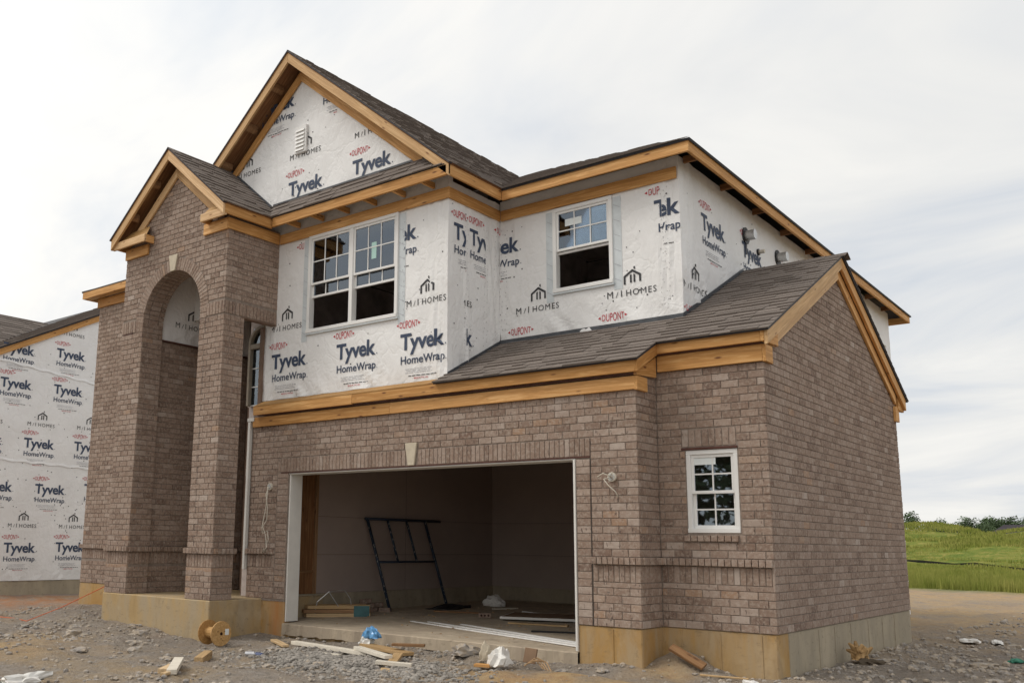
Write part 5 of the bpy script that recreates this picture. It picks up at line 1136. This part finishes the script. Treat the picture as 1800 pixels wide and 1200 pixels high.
# trees along the skyline
def make_crown(seed, n=2000, r=3.2, h=3.4):
    rr = random.Random(seed); V = []; Fc = []; cl_ = [(rr.uniform(-.6, .6)*r, rr.uniform(-.6, .6)*r, rr.uniform(-.5, .7)*h, rr.uniform(.38, .62)*r) for _ in range(9)]
    for i in range(n):
        cx, cy, cz, cr_ = rr.choice(cl_); d_ = Vector((rr.gauss(0, 1), rr.gauss(0, 1), rr.gauss(0, 1))).normalized()*cr_*(rr.random()**.35)
        p = Vector((cx, cy, cz))+d_; s_ = rr.uniform(.13, .32); a = Vector((rr.gauss(0, 1), rr.gauss(0, 1), rr.gauss(0, .6))).normalized()*s_; b_ = Vector((rr.gauss(0, 1), rr.gauss(0, 1), rr.gauss(0, .6))).normalized()*s_*.7
        k = len(V); V += [p-a, p+b_, p+a, p-b_]; Fc.append((k, k+1, k+2, k+3))
    me = bpy.data.meshes.new('crown'); me.from_pydata([tuple(v) for v in V], [], Fc); me.materials.append(MATS['leaf']); me.update(); return me
CR = [make_crown(i) for i in range(4)]; tm = MB(); tm.tube([(0, 0, -.5), (.1, 0, 2), (0, .1, 4.5)], [.28, .2, .1], 8); to = tm.build('trunk', 'bark', None, local=True); TRK = to.data; bpy.data.objects.remove(to)
rng = random.Random(9)
tx = [(-35.2, 172, 8.6, 'tall dark tree showing just past the house corner'), (-33.0, 178, 6.9, 'low grey-green tree second from the house corner'), (-30.7, 172, 7.7, 'rounded tree standing alone on the skyline'), (-28.4, 176, 6.5, 'small tree in the low gap of the skyline'), (-26.5, 170, 7.5, 'broad tree at the start of the skyline clump'), (-24.4, 172, 7.6, 'bushy tree in the middle of the skyline clump'), (-22.6, 168, 7.9, 'tallest tree of the skyline clump'), (-20.9, 152, 5.4, 'small light tree in front of the skyline clump'), (-20.2, 170, 7.5, 'dark tree above the far roof'), (-18.4, 168, 7.7, 'big tree to the side of the far roof'), (-16.6, 162, 7.2, 'light green tree by the frame edge on the skyline'), (-38, 168, 7.5, 'tree on the skyline half hidden by the brick side wall'),
      (-34.2, 182, 7.0, 'grey tree behind the tall one by the house corner'), (-31.9, 184, 6.4, 'low tree filling the skyline before the lone rounded one'), (-27.6, 186, 6.4, 'faint tree behind the low skyline gap'), (-25.4, 184, 7.2, 'tree behind the broad one of the skyline clump'), (-23.4, 186, 7.5, 'tree behind the tallest of the skyline clump'), (-21.4, 180, 7.0, 'tree linking the skyline clump to the far roof'), (-19.4, 184, 7.3, 'tree behind the dark one above the far roof'), (-17.4, 180, 7.3, 'tree behind the far roof ridge by the frame edge'),
      (-9.5, -27, 10, 'tree across the street mirrored in the small window'), (-14, -29, 12, 'taller tree across the street mirrored in the small window'), (-7.2, -31, 11, 'tree behind the mirrored pair across the street'), (-11.6, -33, 12, 'big tree closing the gap behind the mirrored pair'), (-5, -26, 10, 'tree across the street beside the mirrored pair'), (-19.5, -28, 11, 'broad tree across the street'), (-26, -27, 10, 'low tree across the street at the end of the row')]
for i, (x, y, s_, lab) in enumerate(tx):
    z0 = gzf(x, y); e = tag(empty('tree', (x, y, z0)), lab, 'tree', 'trees on the skyline' if y > 0 else 'trees across the street'); s_ = (s_-z0)/(10.4 if y > 0 else 9.3); e.scale = (s_*.95, s_*.95, s_); e.rotation_euler = (0, 0, rng.uniform(0, 6))
    link('trunk', TRK, e); c_ = link('crown', CR[i % 4], e, (0, 0, 5.2 if y > 0 else 3.4))
m_ = MB()
